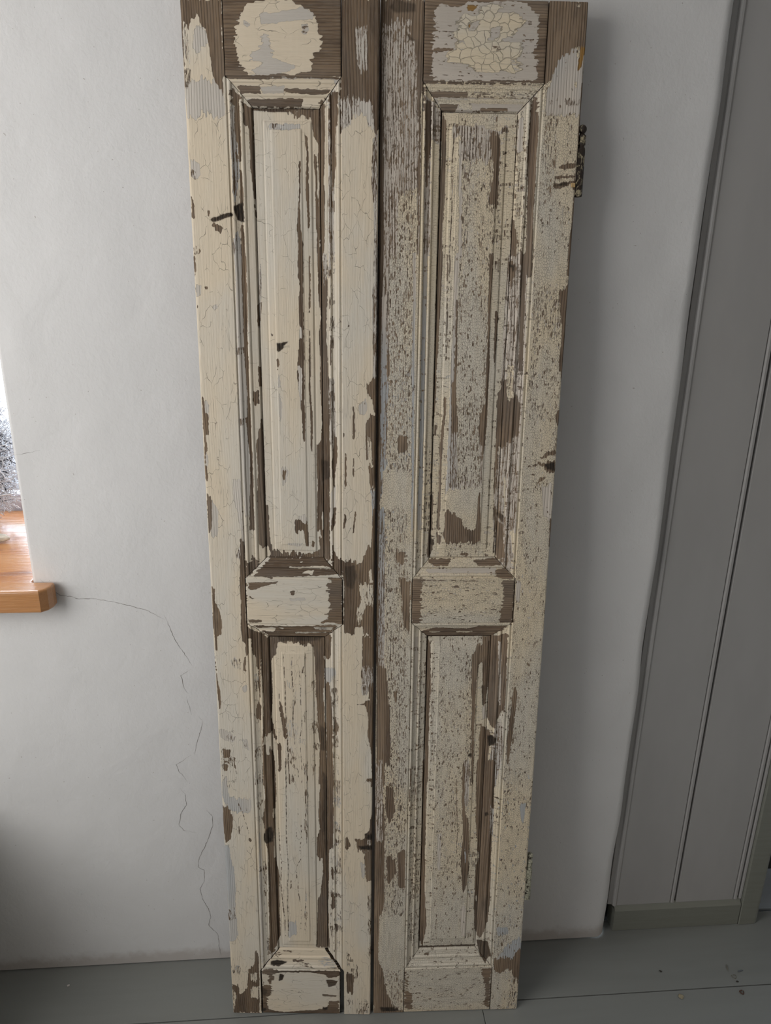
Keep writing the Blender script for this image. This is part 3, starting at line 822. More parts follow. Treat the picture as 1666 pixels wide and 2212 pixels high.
WEAR_RIGHT = """W -6,1892 128,1894 128,1784 137,1770 123,1763 125,1666 128,1501 -4,1500
S 1,1863 62,1868 105,1837 116,1772 121,1666 124,1501 14,1500
W 0,1890 38,1871 103,1874 126,1874 126,1838 109,1837 58,1866 5,1854
S 71,1866 91,1866 92,1857 75,1855
N 57,1625 118,1636 126,1501 56,1501
G 41,1891 103,1884 103,1875 42,1873 25,1880
G 71,1850 105,1837 88,1837
W 128,1894 500,1897 505,1785 128,1783
U 157,1874 173,1887 231,1882 256,1890 421,1892 474,1875 472,1860 468,1823 477,1788 154,1784 152,1819 159,1847
W 231,1882 256,1890 231,1891
W 160,1828 218,1828 219,1825 160,1823
LW5 159,1851 225,1850
LW5 165,1812 228,1812
LW4 170,1794 263,1793
LW4 425,1824 463,1824
LW5 419,1841 466,1841
LW4 433,1867 462,1866
P 289,1883 322,1889 356,1886 352,1878 381,1877 406,1879 415,1872 433,1867 425,1860 405,1857 401,1848 376,1846 369,1839 419,1839 433,1828 426,1819 405,1817 423,1811 428,1804 412,1796 369,1800 339,1797 288,1797 262,1808 203,1809 192,1820 219,1826 226,1833 221,1848 233,1857 226,1866 244,1875 290,1872
U 270,1863 295,1867 291,1860 275,1852 259,1850
U 329,1856 363,1859 343,1840 327,1840
O 254,1884 289,1886 273,1878 256,1878
O 262,1863 268,1861 267,1855 260,1856
W 128,1782 504,1783 503,1782 129,1780
C 141,1778 499,1781 489,1775 154,1772
N 150,1771 487,1773 471,1765 159,1762
W 150,1770 265,1771 265,1765 159,1763
U 159,1762 471,1764 467,1762 164,1760
C 172,1760 465,1763 459,1758 179,1755
W 181,1754 241,1755 233,1745 190,1745
U 241,1755 442,1757 426,1747 233,1745
C 245,1754 283,1754 280,1747 241,1749
W 309,1750 395,1750 396,1747 310,1746
S 136,1767 190,1744 193,1735 186,1666 191,1502 126,1501 123,1724
W 136,1763 151,1754 158,1705 151,1666 145,1626 139,1705
C 126,1744 137,1744 140,1646 142,1501 128,1501 127,1646
C 158,1705 184,1696 188,1626 189,1502 164,1501 161,1606
W 192,1739 206,1735 207,1686 208,1626 203,1565 205,1502 191,1502 190,1606 193,1666
S 226,1726 398,1726 399,1716 252,1714 227,1706
C 325,1726 381,1726 377,1719 325,1721
S 252,1714 375,1713 380,1668 251,1667
N 253,1677 379,1678 397,1503 259,1502
M 290,1677 343,1672 350,1644 340,1607 353,1566 354,1502 286,1502 287,1607
W 343,1715 375,1713 376,1648 375,1607 348,1617 361,1658
U 246,1706 255,1706 268,1502 259,1502
LW8 231,1714 227,1667 231,1616 228,1565 230,1502
N 422,1743 491,1778 496,1771 489,1689 500,1503 424,1503 424,1648
U 431,1737 444,1737 446,1688 433,1688
W 467,1759 487,1770 491,1709 489,1608 495,1503 477,1503 471,1628 463,1689
C 452,1741 461,1755 464,1755 463,1708 454,1708
W 425,1597 442,1566 445,1503 427,1503
K 425,1522 443,1524 440,1506 428,1511
C 485,1770 498,1774 506,1728 503,1649 501,1577 490,1577 492,1649 491,1728
W 499,1898 623,1898 624,1877 623,1834 598,1836 557,1824 534,1809 515,1788 505,1786
U 516,1778 534,1809 557,1824 599,1830 619,1834 618,1787 617,1743 508,1742 508,1776
C 593,1787 601,1787 602,1779 596,1779
O 606,1836 621,1834 614,1812 599,1800 600,1819
C 595,1828 603,1829 602,1819 596,1819
N 580,1892 597,1891 594,1885 581,1887
S 566,1764 609,1764 606,1755 572,1754
N 504,1744 547,1742 559,1629 515,1629
W 616,1787 626,1787 625,1730 628,1660 616,1690
W 558,1666 580,1672 619,1674 615,1668 581,1664
W 551,1654 622,1656 618,1653 556,1650
W 544,1641 583,1646 619,1648 621,1632 602,1642 554,1635
K 549,1641 579,1645 606,1645 584,1641
W 617,1630 626,1609 621,1568 621,1504 611,1504 613,1568
W -5,1535 10,1536 7,1334 9,1073 -2,1073
S 10,1536 32,1536 35,1334 24,1136 8,1136 9,1334
U 11,1471 23,1471 24,1334 17,1248 13,1248
N 32,1536 110,1536 120,1136 24,1136 33,1334
W 32,1380 36,1376 37,1342 28,1344
C 18,1182 116,1182 120,1073 14,1073
W 67,1242 100,1242 101,1217 70,1215
U 108,1536 118,1536 120,1334 127,1073 120,1073
C 119,1536 140,1536 140,1334 140,1073 127,1073 123,1334
U 141,1536 155,1536 157,1334 158,1073 142,1073 144,1334
C 155,1536 186,1537 189,1292 195,1073 161,1073 159,1292
N 162,1237 188,1237 195,1073 161,1073
W 188,1537 207,1537 202,1438 197,1355 196,1292 188,1237 186,1313 189,1376
W 195,1259 206,1261 203,1244 196,1242
W 223,1309 233,1305 230,1270 224,1226 223,1159 222,1073 213,1073 217,1159 215,1226 223,1281
W 187,1136 196,1136 197,1073 188,1073
W 219,1537 223,1537 228,1438 227,1356 225,1356 224,1438
U 246,1537 258,1537 257,1438 257,1377 255,1226 247,1136 240,1136 245,1335 247,1438
W 255,1468 261,1468 263,1356 260,1270 256,1270 257,1356
N 258,1537 359,1538 373,1356 367,1303 354,1249 275,1248 266,1377
M 275,1537 341,1538 358,1303 275,1303 271,1418
W 247,1335 264,1335 275,1248 254,1237
W 359,1292 374,1292 372,1226 360,1182 344,1260
S 253,1248 365,1226 367,1154 246,1148
N 271,1248 350,1249 362,1159 277,1159
C 242,1143 367,1154 371,1113 352,1072 311,1073 292,1083 244,1111
W 245,1108 292,1083 311,1073 247,1073
W 355,1136 363,1148 363,1072 352,1072
W 359,1538 376,1538 371,1479 369,1418 377,1356 374,1292 366,1292 363,1439
C 371,1479 372,1538 376,1538 380,1459 381,1356 389,1227 389,1136 383,1072 377,1072 378,1227 375,1356
W 385,1449 395,1449 396,1398 392,1356 388,1377
W 406,1303 415,1303 407,1290
S 420,1538 478,1539 488,1419 489,1335 489,1227 493,1072 415,1072 411,1249 418,1356 416,1439
W 457,1539 476,1539 479,1439 483,1357 474,1356 470,1460
W 409,1314 429,1335 480,1301 484,1249 466,1238 440,1227 415,1216 415,1143 410,1148 409,1271
W 421,1529 447,1519 444,1503 428,1499
K 423,1523 442,1521 439,1509
C 403,1455 416,1453 418,1356 405,1356
C 424,1463 430,1459 429,1408 425,1410
N 426,1360 456,1361 463,1303 441,1301
C 418,1227 427,1222 425,1200
C 442,1170 449,1168 454,1101 449,1101
G 426,1106 449,1101 446,1087 432,1092
N 501,1490 597,1490 616,1271 515,1271
C 515,1539 607,1540 609,1500 517,1490
M 532,1440 598,1399 613,1293 540,1282
W 614,1490 624,1510 628,1440 620,1378 618,1336 606,1357 608,1420 590,1480
W 610,1284 621,1286 620,1260 607,1271
W 555,1202 584,1214 617,1220 620,1211 594,1209
W 512,1184 529,1193 573,1196 615,1200 620,1179 589,1180 578,1191 534,1191
K 578,1193 616,1198 618,1182 593,1184
W 556,1157 568,1171 594,1173 573,1164
W 526,1177 549,1175 545,1172
U 574,1155 610,1159 620,1090 590,1101
W -2,1115 11,1115 12,975 7,814 0,814
S 3,1115 25,1115 27,975 31,807 6,776
N 25,1115 104,1115 107,1022 95,975 94,877 113,864 110,801 35,807 27,975
W 66,1034 98,1034 94,1011 67,1018
W 81,984 120,984 121,882 98,887 92,951
N 35,807 115,806 119,556 50,557
W 3,814 35,807 51,723 58,643 50,557 4,557
W 65,763 79,762 75,734
S 8,616 30,616 26,557 4,557
W 122,984 172,984 159,965 162,902 153,897 128,898
W 450,981 501,980 503,898 445,898 456,925 463,950
W 277,970 298,970 298,967 278,967
W 186,1019 269,1019 257,1007 207,1007 184,1015
W 346,1017 428,1020 452,1008 366,1006
C 269,1019 346,1018 361,1006 261,1007
U 176,1001 430,1003 431,993 185,994
W 430,998 461,1003 500,983 450,984 431,988
W 140,982 450,979 450,978 140,980
C 144,896 487,897 469,890 353,887 218,888 158,889
W 218,887 344,884 376,891 487,890 452,876 429,869 191,869 163,880
C 196,879 237,879 237,877 196,877
C 293,880 358,880 358,877 293,877
U 143,869 154,869 152,696 145,696
N 157,862 183,854 198,555 158,556
C 164,857 178,854 181,801 167,801
W 189,867 199,854 208,821 206,775 205,696 207,555 193,555 192,722 187,826
W 183,1074 190,1069 201,1039 184,1021 179,1025
G 189,1056 204,1055 203,1043 189,1046
W 239,1108 268,1106 296,1092 314,1080 338,1069 359,1080 365,1115 370,1057 357,1050 245,1049 235,1064 243,1087
W 212,1069 231,1060 227,1046 216,1050
W 300,1029 332,1029 328,1024 301,1026
W 386,1028 409,1025 391,1023
S 421,1108 453,1087 473,1069 494,1022 483,993 452,1010 427,1024 425,1069
W 426,1087 448,1085 459,1022 447,1015 430,1024
LK8 416,1115 422,1092 422,1057 422,1029
G 424,1103 447,1101 443,1090
W 377,853 398,853 399,812 389,815 381,774 379,681 385,553 378,553 366,721 358,825 371,838
N 334,833 357,833 380,553 355,554
W 396,866 424,868 427,786 419,721 406,731 401,812
G 402,766 415,766 414,723 407,726
W 425,866 484,875 490,799 491,720 460,694 457,678 437,683 429,694 427,786
U 453,860 465,860 476,726 466,734
U 405,721 419,721 426,694 412,694
W 404,681 444,667 435,553 400,553
S 460,694 485,688 495,639 474,552 440,553 451,640
K 432,659 449,661 469,653 456,640 437,637
K 362,621 375,621 375,615 363,616
N 203,826 222,826 237,555 217,555
M 231,748 340,748 355,554 242,555
U 507,981 524,974 520,935 508,937
N 518,786 538,757 551,746 535,720 543,693 523,611 519,552 504,552 505,639 503,747
W 522,773 533,757 532,746 526,666 511,584 507,666
U 546,910 569,907 560,904
W 613,1096 620,1096 623,1045 614,1040
N 508,1073 535,1073 541,1022 528,1017
W -6,609 34,608 31,527 50,428 51,341 36,266 21,251 17,143 38,111 50,62 82,16 124,2 127,-8 4,-6 -2,47
S 1,608 29,608 32,428 3,428
N 34,608 119,607 126,250 41,251
C 21,251 121,250 124,109 44,110 22,174
K 25,15 103,14 109,4 35,3
W 44,554 68,554 79,498 56,476 41,504
W 48,399 82,384 88,355 54,326
W 92,402 121,413 124,319 99,319
N 44,110 124,109 127,5 82,16
W 145,304 157,300 151,258 145,264
N 138,607 176,607 196,171 150,172
W 134,594 139,594 137,498 135,498
W 185,607 202,607 203,440 208,294 219,217 206,165 193,171 190,294 187,469
M 209,607 333,606 356,292 220,294
S 342,605 366,605 369,509 355,495
W 342,605 347,605 355,495 375,467 386,360 379,321 363,292 350,366 355,438 344,523
U 362,410 371,392 369,351
N 277,510 301,510 327,490 329,450 305,456 283,490
U 252,440 266,440 267,352 257,353
U 358,261 378,261 382,187 364,187
LW6 321,570 322,524 331,467 330,410 337,352
LW6 258,248 256,217 258,195
W 395,605 466,604 472,494 471,408 477,290 473,229 451,183 436,183 424,199 414,260 411,350 416,409 404,466
S 456,508 472,500 473,437 458,437
K 438,487 451,488 454,482 441,479
C 417,288 427,284 424,266
N 378,395 428,391 425,371 401,351 380,366
N 500,604 529,604 534,465 510,465
N 513,527 615,529 616,520 514,519
U 573,512 597,512 593,470 583,470
U 510,216 556,215 563,196 533,188 512,197
N 499,172 532,197 557,203 585,184 525,166 512,147
U 561,168 610,189 624,164 591,133 518,137
W 505,131 564,140 596,133 589,149 622,161 624,100 619,68 605,52 589,101 563,104 532,95 508,109
N 586,85 618,84 627,2 579,3
W 130,109 142,109 143,60 165,44 166,7 135,6
W 455,110 494,109 502,2 477,11 479,54
W 212,147 232,147 232,142 212,142
G 191,162 427,163 428,158 191,158
G 431,177 478,176 491,147 472,122 450,138
LW5 131,119 494,115
"""

BASE = {'C': (1.0, 1.0, .10, 0, 0), 'W': (0.02, 0.02, .18, 0, 0), 'U': (0.05, 0.98, .30, 0, 0), 'S': (0.02, .62, .72, 0, 0), 'M': (.92, .9, .58, 0, 0),
        'N': (.74, .60, .85, 0, 0), 'P': (1.0, 1.0, .25, 0, 0), 'G': (.02, .05, .4, .62, 0), 'K': (0, 0, .3, 1.0, 0), 'O': (.05, .1, .2, 0, .9)}
RES = 1.0                                                      # raster step in mm, in the leaf's own plane
def raster(src, W, H, base, ZONE):
    nx = int(W / RES) + 3; ny = int(H / RES) + 3
    R = np.empty((ny, nx, 5), np.float32); R[:] = base
    code = np.zeros((ny, nx), np.uint8)
    X = (np.arange(nx) * RES); Y = (np.arange(ny) * RES)
    for ln in src.strip().split('\n'):
        t = ln.split()
        if len(t) < 3: continue
        P = np.array([[float(a) for a in q.split(',')] for q in t[1:]]); P[:, 0] /= 2.0
        line = t[0][0] == 'L'; cd_ = t[0][1] if line else t[0]
        pad = 3
        x0 = max(0, int((P[:, 0].min() - pad) / RES)); x1 = min(nx, int((P[:, 0].max() + pad) / RES) + 1)
        y0 = max(0, int((P[:, 1].min() - pad) / RES)); y1 = min(ny, int((P[:, 1].max() + pad) / RES) + 1)
        if x1 <= x0 or y1 <= y0: continue
        gx, gy = np.meshgrid(X[x0:x1], Y[y0:y1])
        # wander the outline a little so the traced edge is broken like paint, not ruled
        wx = gx + 1.5 * (vnoise(gx * .12, gy * .05, 11) - .5) + 1.1 * (vnoise(gx * .9, gy * .35, 12) - .5)
        wy = gy + 2.2 * (vnoise(gx * .2, gy * .12, 13) - .5) + 1.3 * (vnoise(gx * .9, gy * .6, 14) - .5)
        hz = (gx > ZONE[0]) & (gx < ZONE[1]) & (((gy > ZONE[2]) & (gy < ZONE[3])) | (gy > ZONE[4]) | (gy < ZONE[5]))
        tv = 13 * (vnoise(gx * 1.0, gy * .045, 15) - .5) + 6 * (vnoise(gx * .45, gy * .03, 16) - .5)
        th_ = 11 * (vnoise(gx * .045, gy * 1.0, 17) - .5) + 5 * (vnoise(gx * .03, gy * .45, 18) - .5)
        ext = min(np.ptp(P[:, 0]) * 3, np.ptp(P[:, 1])); amp = 0.0 if (line or cd_ in 'KGO') else min(1.0, ext / 45)
        tv = tv * amp; th_ = th_ * amp
        wx = np.where(hz, wx + th_, wx); wy = np.where(hz, wy, wy + tv)
        if line:
            w = float(t[0][2:]) / 3.7 * 0.75 * 0.5
            d = np.full(gx.shape, 1e9)
            for a, b in zip(P[:-1], P[1:]):
                ab = b - a; L2 = max(ab @ ab, 1e-6)
                tt_ = np.clip(((wx - a[0]) * ab[0] + (wy - a[1]) * ab[1]) / L2, 0, 1)
                d = np.minimum(d, np.hypot(wx - a[0] - tt_ * ab[0], wy - a[1] - tt_ * ab[1]))
            m = np.clip((w + .35 - d) / 0.7, 0, 1)
        else:
            ins = np.zeros(gx.shape, bool)
            Q = np.roll(P, -1, 0)
            for (ax, ay), (bx, by) in zip(P, Q):
                if ay == by: continue
                c_ = ((ay > wy) != (by > wy)) & (wx < (bx - ax) * (wy - ay) / (by - ay) + ax)
                ins ^= c_
            m = ins.astype(np.float32)
        val = np.array(BASE[cd_], np.float32)
        sub = R[y0:y1, x0:x1]
        R[y0:y1, x0:x1] = sub * (1 - m[..., None]) + val * m[..., None]
        cc = code[y0:y1, x0:x1]; cc[m > .5] = ord(cd_)
    # soften by one cell so the shader's noise can chew the edge
    for ax in (0, 1):
        R = (np.roll(R, 1, ax) + 2 * R + np.roll(R, -1, ax)) / 4
    return R, code
def sample(R, u, v):
    ny, nx = R.shape[:2]
    x = np.clip(u / RES, 0, nx - 1.001); y = np.clip(v / RES, 0, ny - 1.001)
    i = x.astype(int); j = y.astype(int); fx = (x - i)[:, None]; fy = (y - j)[:, None]
    return (R[j, i] * (1 - fx) + R[j, i+1] * fx) * (1 - fy) + (R[j+1, i] * (1 - fx) + R[j+1, i+1] * fx) * fy

PT = np.array([0, .025, .05, .09, .14, .19, .22, .235, .26, .36, .46, .475, .49, .52, .56, .61, .65, .67, .70, .80, .92, .945, .96, 1.0])
PH = np.array([0, -.5, -2.4, -1.1, -.35, -.8, -1.9, -3.6, -3.3, -5.0, -5.8, -7.0, -6.2, -4.6, -4.0, -4.5, -5.9, -7.3, -6.9, -7.6, -8.3, -8.7, -11.0, -13.5])
def prof(t): return np.interp(t, PT, PH)

class Part:
    """collects curved patches in leaf millimetres and turns them into one mesh"""
    def __init__(s, leaf, horiz, thick, cell, crk):
        s.leaf = leaf; s.h = horiz; s.th = thick; s.cell = cell; s.crk = crk; s.zone = None
        s.co = []; s.q = []; s.uv = []; s.a = []; s.b = []; s.z = []; s.n = 0
    def _add(s, u, v, w, q, side=False, ladder=None):
        R = s.leaf['R']; A = sample(R, u, v)
        if side: A = A * np.array([.25, .5, 1, 1, 1]) 
        s.co.append(np.stack([u, -w, v], 1) / 1000)
        s.q.append(q + s.n); s.n += len(u)
        uu = (v if s.h else u) / 1000; vv = (u if s.h else v) / 1000
        if side: uu = uu + (-w) / 1000
        s.uv.append(np.stack([uu, vv], 1))
        s.a.append(A[:, :3])
        x = np.clip(np.round(u / RES).astype(int), 0, R.shape[1] - 1); y = np.clip(np.round(v / RES).astype(int), 0, R.shape[0] - 1)
        isP = s.leaf['code'][y, x] == ord('P')
        cr = np.where(isP, 2.6, s.crk[1] if ladder is not None else s.crk[0])
        s.b.append(np.stack([A[:, 3], cr, A[:, 4]], 1))
        c_ = np.zeros((len(u), 3)); c_[:] = s.cell if ladder is None else ladder
        if s.zone is not None:
            zm = s.zone(u, v); c_[zm] = s.zcell; s.b[-1][zm & ~isP, 1] = s.zs
        c_[isP] = (85, 70, 0)
        s.z.append(c_)
    def patch(s, us, vs_fn, wfn, ladder=None, step=1.6):
        """us: columns (across); vs_fn(k)->(v0,v1) for each column; wfn(u,v)->height"""
        us = np.asarray(us, float); lo, hi = vs_fn(us)
        n = max(2, int(np.max(hi - lo) / step) + 1)
        T = np.linspace(0, 1, n)
        U_ = np.repeat(us[None], n, 0); V_ = lo[None] + (hi - lo)[None] * T[:, None]
        s._grid(U_, V_, wfn, ladder)
    def patch_h(s, vs, us_fn, wfn, ladder=None, step=1.6):
        vs = np.asarray(vs, float); lo, hi = us_fn(vs)
        n = max(2, int(np.max(hi - lo) / step) + 1)
        T = np.linspace(0, 1, n)
        V_ = np.repeat(vs[:, None], n, 1); U_ = lo[:, None] + (hi - lo)[:, None] * T[None]
        s._grid(U_, V_, wfn, ladder)
    def _grid(s, U_, V_, wfn, ladder):
        n, m = U_.shape
        W_ = wfn(U_, V_)
        # slightly worn outer arrises
        W_ = W_ + 0.18 * (vnoise(U_ * .35, V_ * .03, 21) - .5)
        a = (np.arange(n - 1)[:, None] * m + np.arange(m - 1)[None]).ravel()
        s._add(U_.ravel(), V_.ravel(), W_.ravel(), np.stack([a, a + 1, a + m + 1, a + m], 1), ladder=ladder)
        # skirt back to the reverse face
        idx = np.concatenate([np.arange(m), np.arange(1, n) * m + m - 1, (n-1)*m + np.arange(m-2, -1, -1), np.arange(n-2, 0, -1) * m])
        u = U_.ravel()[idx]; v = V_.ravel()[idx]; w = W_.ravel()[idx]; k = len(idx)
        zz = np.where(v < 3, 3.0, v)
        i = np.arange(k); j = (i + 1) % k
        s._add(np.concatenate([u, u]), np.concatenate([v, zz]), np.concatenate([w, np.full(k, -s.th)]), np.stack([i, i + k, j + k, j], 1), side=True)
        c_ = np.array([0, m-1, n*m-1, (n-1)*m]); u = U_.ravel()[c_]; v = np.maximum(V_.ravel()[c_], 3.0)
        s._add(u, v, np.full(4, -float(s.th)), np.array([[0, 3, 2, 1]]), side=True)
    def build(s, name, mat, parent):
        q = np.concatenate(s.q)
        me = mesh_np(name, np.concatenate(s.co), q, smooth=False)
        nl = len(me.loops); vi = np.empty(nl, np.int32); me.loops.foreach_get('vertex_index', vi)
        uvl = me.uv_layers.new(name='grain'); uvl.data.foreach_set('uv', np.concatenate(s.uv)[vi].astype(np.float32).ravel())
        for nm, dat in (('coat', s.a), ('age', s.b), ('cell', s.z)):
            at = me.attributes.new(nm, 'FLOAT_VECTOR', 'POINT'); at.data.foreach_set('vector', np.concatenate(dat).astype(np.float32).ravel())
        return link(name, me, mat, parent)

def cols(a, b, step=1.3, extra=()):
    n = max(2, int(abs(b - a) / step) + 1)
    r_ = np.linspace(a, b, n)
    return np.unique(np.concatenate([r_, [e for e in extra if min(a, b) < e < max(a, b)]]))

def leaf(name, label, loc, yaw, lean, W, H, th, d, wear, base, mat, cell, lad_v, lad_h, crk):
    e = bpy.data.objects.new(name, None); C.objects.link(e); e.empty_display_size = 0.1
    e.location = loc
    e.matrix_world = Matrix.Translation(loc) @ Matrix.Rotation(yaw, 4, 'Z') @ Matrix.Rotation(-lean, 4, 'X')
    tag(e, label, 'door')
    R, code = raster(wear, W, H, base, (d['su'], d['sr'], d['midi'][1], d['midi'][0], d['ti'], d['bi']))
    L = {'R': R, 'code': code}
    su, sr = d['su'], d['sr']                                     # inner edges of the stiles' flats
    iu, ir = d['iu'], d['ir']                                     # inner edges of the mouldings
    tb, ti = d['tb'], d['ti']; m1_, m0 = d['mid']; mi1, mi0 = d['midi']; bt, bi = d['bt'], d['bi']
    arris = lambda x0, x1: (lambda U_, V_: -1.3 * np.clip(1 - (U_ - x0) / 1.6, 0, 1)**2 * (x0 > -1) - 1.3 * np.clip(1 - (x1 - U_) / 1.6, 0, 1)**2)
    # stiles
    for side in (0, 1):
        p = Part(L, False, th, cell, crk)
        if side == 0:
            wf_ = lambda U_, V_: -0.5 * np.clip(1 - U_ / 1.8, 0, 1)**2 - (0.2 + 2.0 * vnoise(V_ * .05, V_ * 0, 3)) * np.clip(1 - U_ / (2 + 3 * vnoise(V_ * .03, V_ * 0, 4)), 0, 1)
            p.patch(cols(0, su, extra=(.5, 1, 1.6)), lambda u: (np.zeros_like(u), np.full_like(u, H)), wf_)
            for (vb, vbi, vt_, vti) in ((m1_, mi1, tb, ti), (bt, bi, m0, mi0)):
                tt_ = np.unique(np.concatenate([PT, np.linspace(0, 1, 30)]))
                f_ = lambda u, vb=vb, vbi=vbi, vt_=vt_, vti=vti: (vb + (vbi - vb) * (u - su) / (iu - su), vt_ + (vti - vt_) * (u - su) / (iu - su))
                p.patch(su + (iu - su) * tt_, f_, lambda U_, V_: prof((U_ - su) / (iu - su)), ladder=lad_v)
        else:
            wf_ = lambda U_, V_: -1.5 * np.clip(1 - (W - U_) / 1.8, 0, 1)**2 - 1.8 * np.clip(1 - (W - U_) / 4, 0, 1)**2 * vnoise(V_ * .04, V_ * 0, 8)
            p.patch(cols(sr, W, extra=(W - .5, W - 1, W - 1.6)), lambda u: (np.zeros_like(u), np.full_like(u, H)), wf_)
            for (vb, vbi, vt_, vti) in ((m1_, mi1, tb, ti), (bt, bi, m0, mi0)):
                tt_ = np.unique(np.concatenate([PT, np.linspace(0, 1, 30)]))
                f_ = lambda u, vb=vb, vbi=vbi, vt_=vt_, vti=vti: (vb + (vbi - vb) * (sr - u) / (sr - ir), vt_ + (vti - vt_) * (sr - u) / (sr - ir))
                p.patch(np.sort(sr - (sr - ir) * tt_), f_, lambda U_, V_: prof((sr - U_) / (sr - ir)), ladder=lad_v)
        p.build('stile', mat, e)
    # rails: (flat v0,v1, mould above inner v or None, mould below inner v or None, gap left, gap right)
    for nm, v0, v1, up, dn, gl_, gr_, dz in (('top_rail', tb, H - d['tg'], None, ti, d['g'][0], d['g'][1], 0), ('middle_rail', m0, m1_, mi1, mi0, d['g'][2], d['g'][3], .4), ('bottom_rail', d['b0'], bt, bi, None, d['g'][4], d['g'][5], -.3)):
        p = Part(L, True, th - 1, (cell[0], cell[1], 0), crk)
        gl2 = lambda v: gl_ + 0.5 * vnoise(v * .2, v * 0, 31)
        gr2 = lambda v: gr_ + 0.5 * vnoise(v * .2, v * 0, 32)
        wr = lambda U_, V_: -0.9 * np.clip(1 - (U_ - su - gl_) / 1.5, 0, 1)**2 - 0.9 * np.clip(1 - (sr - gr_ - U_) / 1.5, 0, 1)**2 - .3 + dz * .5
        p.patch_h(cols(v0, v1), lambda v: (su + gl2(v), sr - gr2(v)), wr)
        tt_ = np.unique(np.concatenate([PT, np.linspace(0, 1, 30)]))
        for inner, outer in ((up, v1), (dn, v0)):
            if inner is None: continue
            vs = np.sort(outer + (inner - outer) * tt_)
            T_ = lambda v, inner=inner, outer=outer: (v - outer) / (inner - outer)
            p.patch_h(vs, lambda v, T_=T_: (su + (iu - su) * T_(v) + gl_ * .8 + .15, sr - (sr - ir) * T_(v) - gr_ * .8 - .15), lambda U_, V_, T_=T_: prof(T_(V_)) - .3, ladder=lad_h)
        p.build(nm, mat, e)
    # fielded panels
    for (o0, o1, B_, I_) in ((mi1, ti, d['ub'], d['ui']), (bi, mi0, d['lb'], d['li'])):
        p = Part(L, False, th - 3, cell, (crk[0] * (.45 if sum(cell) < 120 else .95), crk[1]))
        def wp(U_, V_, B_=B_, I_=I_):
            def pr(b0, b1, i0, i1, x): return np.minimum((x - b0) / (i0 - b0), (b1 - x) / (b1 - i1))
            t_ = np.minimum(pr(B_[0], B_[1], I_[0], I_[1], U_), pr(B_[2], B_[3], I_[2], I_[3], V_))
            return np.interp(t_, [-.35, -.12, -.06, .03, .10, .25, .55, .85, .96, 1.04, 1.15], [-10.9, -10.9, -11.7, -11.2, -9.3, -9.2, -8.9, -8.5, -8.8, -7.2, -7.1])
        p.zone = lambda u, v, I_=I_: (u < I_[0] + 1) | (u > I_[1] - 1); p.zcell = lad_v; p.zs = crk[1]
        p.patch(cols(iu + 1.1, ir - 0.9, 1.1), lambda u: (np.full_like(u, o0 + 0.7), np.full_like(u, o1 - 1.1)), wp)
        p.build('panel', mat, e)
    return e

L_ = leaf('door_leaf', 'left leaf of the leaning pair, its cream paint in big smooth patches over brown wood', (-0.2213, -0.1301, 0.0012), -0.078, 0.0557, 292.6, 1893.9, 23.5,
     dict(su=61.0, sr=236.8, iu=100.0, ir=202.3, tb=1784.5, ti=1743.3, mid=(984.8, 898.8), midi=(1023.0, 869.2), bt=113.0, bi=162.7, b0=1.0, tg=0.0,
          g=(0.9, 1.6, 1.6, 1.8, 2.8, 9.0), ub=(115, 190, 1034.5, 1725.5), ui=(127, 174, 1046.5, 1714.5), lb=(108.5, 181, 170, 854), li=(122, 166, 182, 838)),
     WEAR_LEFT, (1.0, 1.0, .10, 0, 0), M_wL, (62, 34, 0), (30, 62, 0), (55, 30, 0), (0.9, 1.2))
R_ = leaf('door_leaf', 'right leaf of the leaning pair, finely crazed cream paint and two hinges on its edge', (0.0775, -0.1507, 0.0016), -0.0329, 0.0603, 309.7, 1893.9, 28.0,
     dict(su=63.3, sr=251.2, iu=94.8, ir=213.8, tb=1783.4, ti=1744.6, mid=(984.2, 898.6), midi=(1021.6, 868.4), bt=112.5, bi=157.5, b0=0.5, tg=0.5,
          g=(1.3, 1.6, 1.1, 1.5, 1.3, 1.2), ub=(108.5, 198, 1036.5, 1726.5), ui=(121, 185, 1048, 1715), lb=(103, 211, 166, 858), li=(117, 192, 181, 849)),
     WEAR_RIGHT, (.93, .9, .38, 0, 0), M_wR, (390, 215, 0), (90, 300, 0), (220, 260, 0), (1.0, 1.0))

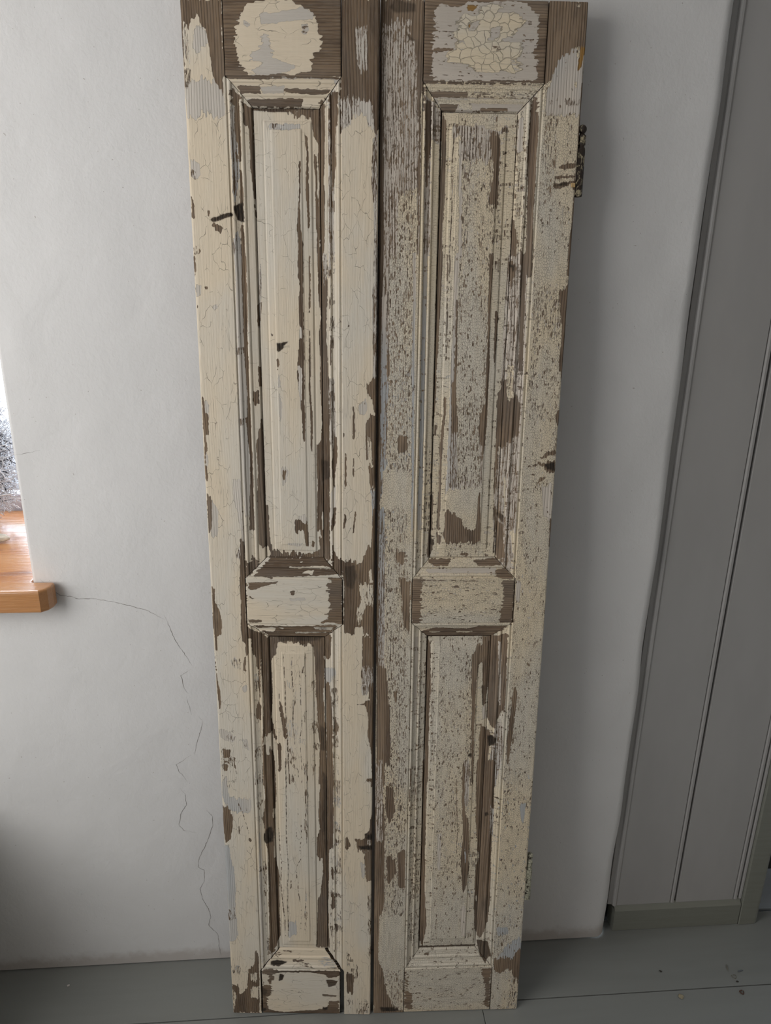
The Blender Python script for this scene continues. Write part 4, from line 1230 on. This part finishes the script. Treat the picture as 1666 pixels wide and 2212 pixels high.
# hinges on the free edge of the right leaf
def lathe(name, prf, mat, parent, loc, seg=20):
    v = []; f = []
    for r_, z in prf:
        for k in range(seg):
            a = 2 * math.pi * k / seg; v.append((loc[0] + r_ * math.cos(a), loc[1] + r_ * math.sin(a), loc[2] + z))
    n = len(prf)
    for i in range(n - 1):
        for k in range(seg): f.append((i*seg+k, i*seg+(k+1) % seg, (i+1)*seg+(k+1) % seg, (i+1)*seg+k))
    f.append(tuple(range(seg))[::-1]); f.append(tuple((n-1)*seg + k for k in range(seg)))
    return pyd(name, v, f, mat, parent, None, True)
def hinge(v0, v1, mat, label):
    W = 0.3097; ax = W + 0.0068; ay = 0.0085; hgt = (v1 - v0)
    kb = 0.66 * hgt
    prf = [(0.0060, 0), (0.0066, 0.0012), (0.0066, kb * .5), (0.0064, kb), (0.0050, kb + .003), (0.0046, kb + .0045), (0.0060, kb + .006), (0.0062, kb + .012), (0.0050, kb + .0135), (0.0062, kb + .015), (0.0062, kb + 0.019), (0.0042, kb + .021), (0.0036, kb + .0225)]
    h = lathe('hinge', prf, mat, R_, (ax, ay, v0)); h['label'] = label
    top = kb + .0225; rb = (hgt - top) / 2
    pf = [(0.0025, 0)] + [(0.0066 * math.sin(math.pi * (k + 1) / 10), rb * (1 - math.cos(math.pi * (k + 1) / 10))) for k in range(9)]
    lathe('finial', pf, mat, h, (ax, ay, v0 + top - .0005))
    boxes('hinge_leaf', [(W - 0.0005, ax, ay - 0.0065, ay - 0.0035, v0 + 0.001, v0 + kb)], mat, h, bevel=0.0006)
hinge(1.626, 1.731, M_hinge_a, 'upper hinge, black iron with flaking paint and a ball finial')
hinge(0.279, 0.391, M_hinge_b, 'lower hinge, still mostly cream painted')
boxes('wooden_peg', [(0.3020, 0.3085, -0.0022, 0.002, 1.6385, 1.6450)], M_peg, R_, bevel=0.001)

# ------------------------------------------------------------------ crumbs and chips on the floor boards
def crumb(name, label, cat, x, y, L, W, Hh, ang, mat, seed):
    bm = bmesh.new(); bmesh.ops.create_icosphere(bm, subdivisions=3, radius=1.0)
    r_ = random.Random(seed); k = [r_.uniform(0, 6) for _ in range(6)]
    for v in bm.verts:
        c_ = v.co.copy(); s_ = 1 + .16 * math.sin(3 * c_.x + k[0]) + .14 * math.sin(4 * c_.y + k[1]) + .08 * math.sin(7 * c_.x + 5 * c_.z + k[2])
        v.co = Vector((c_.x * L * s_, c_.y * W * s_, c_.z * Hh * (1 + .2 * math.sin(5 * c_.x + k[3])) + (0.3 * Hh * c_.x * c_.x)))
    mz = min(v.co.z for v in bm.verts)
    for v in bm.verts: v.co.z -= mz
    bmesh.ops.rotate(bm, verts=bm.verts, matrix=Matrix.Rotation(ang, 3, 'Z'))
    me = bpy.data.meshes.new(name); bm.to_mesh(me); bm.free()
    for p in me.polygons: p.use_smooth = True
    o = link(name, me, mat); o.location = (x, y, 0.0002)
    return tag(o, label, cat)
crumb('paint_flake', 'ochre paint flake on the floor just below the board seam, right side', 'paint flake', 0.7555, -0.1565, 0.0068, 0.0045, 0.0010, -0.7, M_chip, 1)
crumb('crumb', 'black oval crumb alone on the floor in front of the skirting', 'crumb', 0.7368, -0.0952, 0.0030, 0.0018, 0.0012, -0.8, M_crumb, 2)
crumb('crumb', 'black crumb touching distance from the floor seam, under the dry husk', 'crumb', 0.8995, -0.1307, 0.0033, 0.0016, 0.0012, -0.3, M_crumb, 3)
crumb('splinter', 'thin dark upright splinter on the floor near the doorway trim', 'splinter', 0.895, -0.096, 0.0010, 0.0085, 0.0009, -0.25, M_husk, 4)
crumb('stone_chip', 'small slate grey sliver on the floor beside the dark splinter', 'stone chip', 0.921, -0.1055, 0.0072, 0.0018, 0.0009, 0.2, M_lead, 5)
crumb('plaster_chip', 'tiny white plaster chip on the floor under the pine sill', 'plaster chip', -0.5918, -0.0447, 0.0026, 0.0024, 0.0012, 0.2, M_wall, 6)
def ring(name, label, cat, x, y, R_1, R_2, rad, mat, gap):
    pts = []
    for k in range(18):
        a = gap + (2 * math.pi - 0.35) * k / 17; w = 1 + .12 * math.sin(3 * a)
        pts.append((x + R_1 * w * math.cos(a), y + R_2 * w * math.sin(a), rad + 0.0002 + .0003 * math.sin(2 * a)))
    o = tubes(name, [(pts, [rad * (0.7 + .5 * math.sin(k)**2) for k in range(18)])], mat, None, 6)
    return tag(o, label, cat)
ring('seed_husk', 'open ring-shaped dry husk on the floor between the splinter and the seam', 'seed husk', 0.8992, -0.1180, 0.0052, 0.0046, 0.0006, M_husk, 2.0)
tt = solid('rust_brown_curl', (0.10, 0.045, 0.025))
ring('rust_curl', 'rust brown curl on the front floor board, nearest the picture corner', 'curl', 0.8961, -0.1558, 0.0042, 0.0042, 0.0012, tt, 0.9)
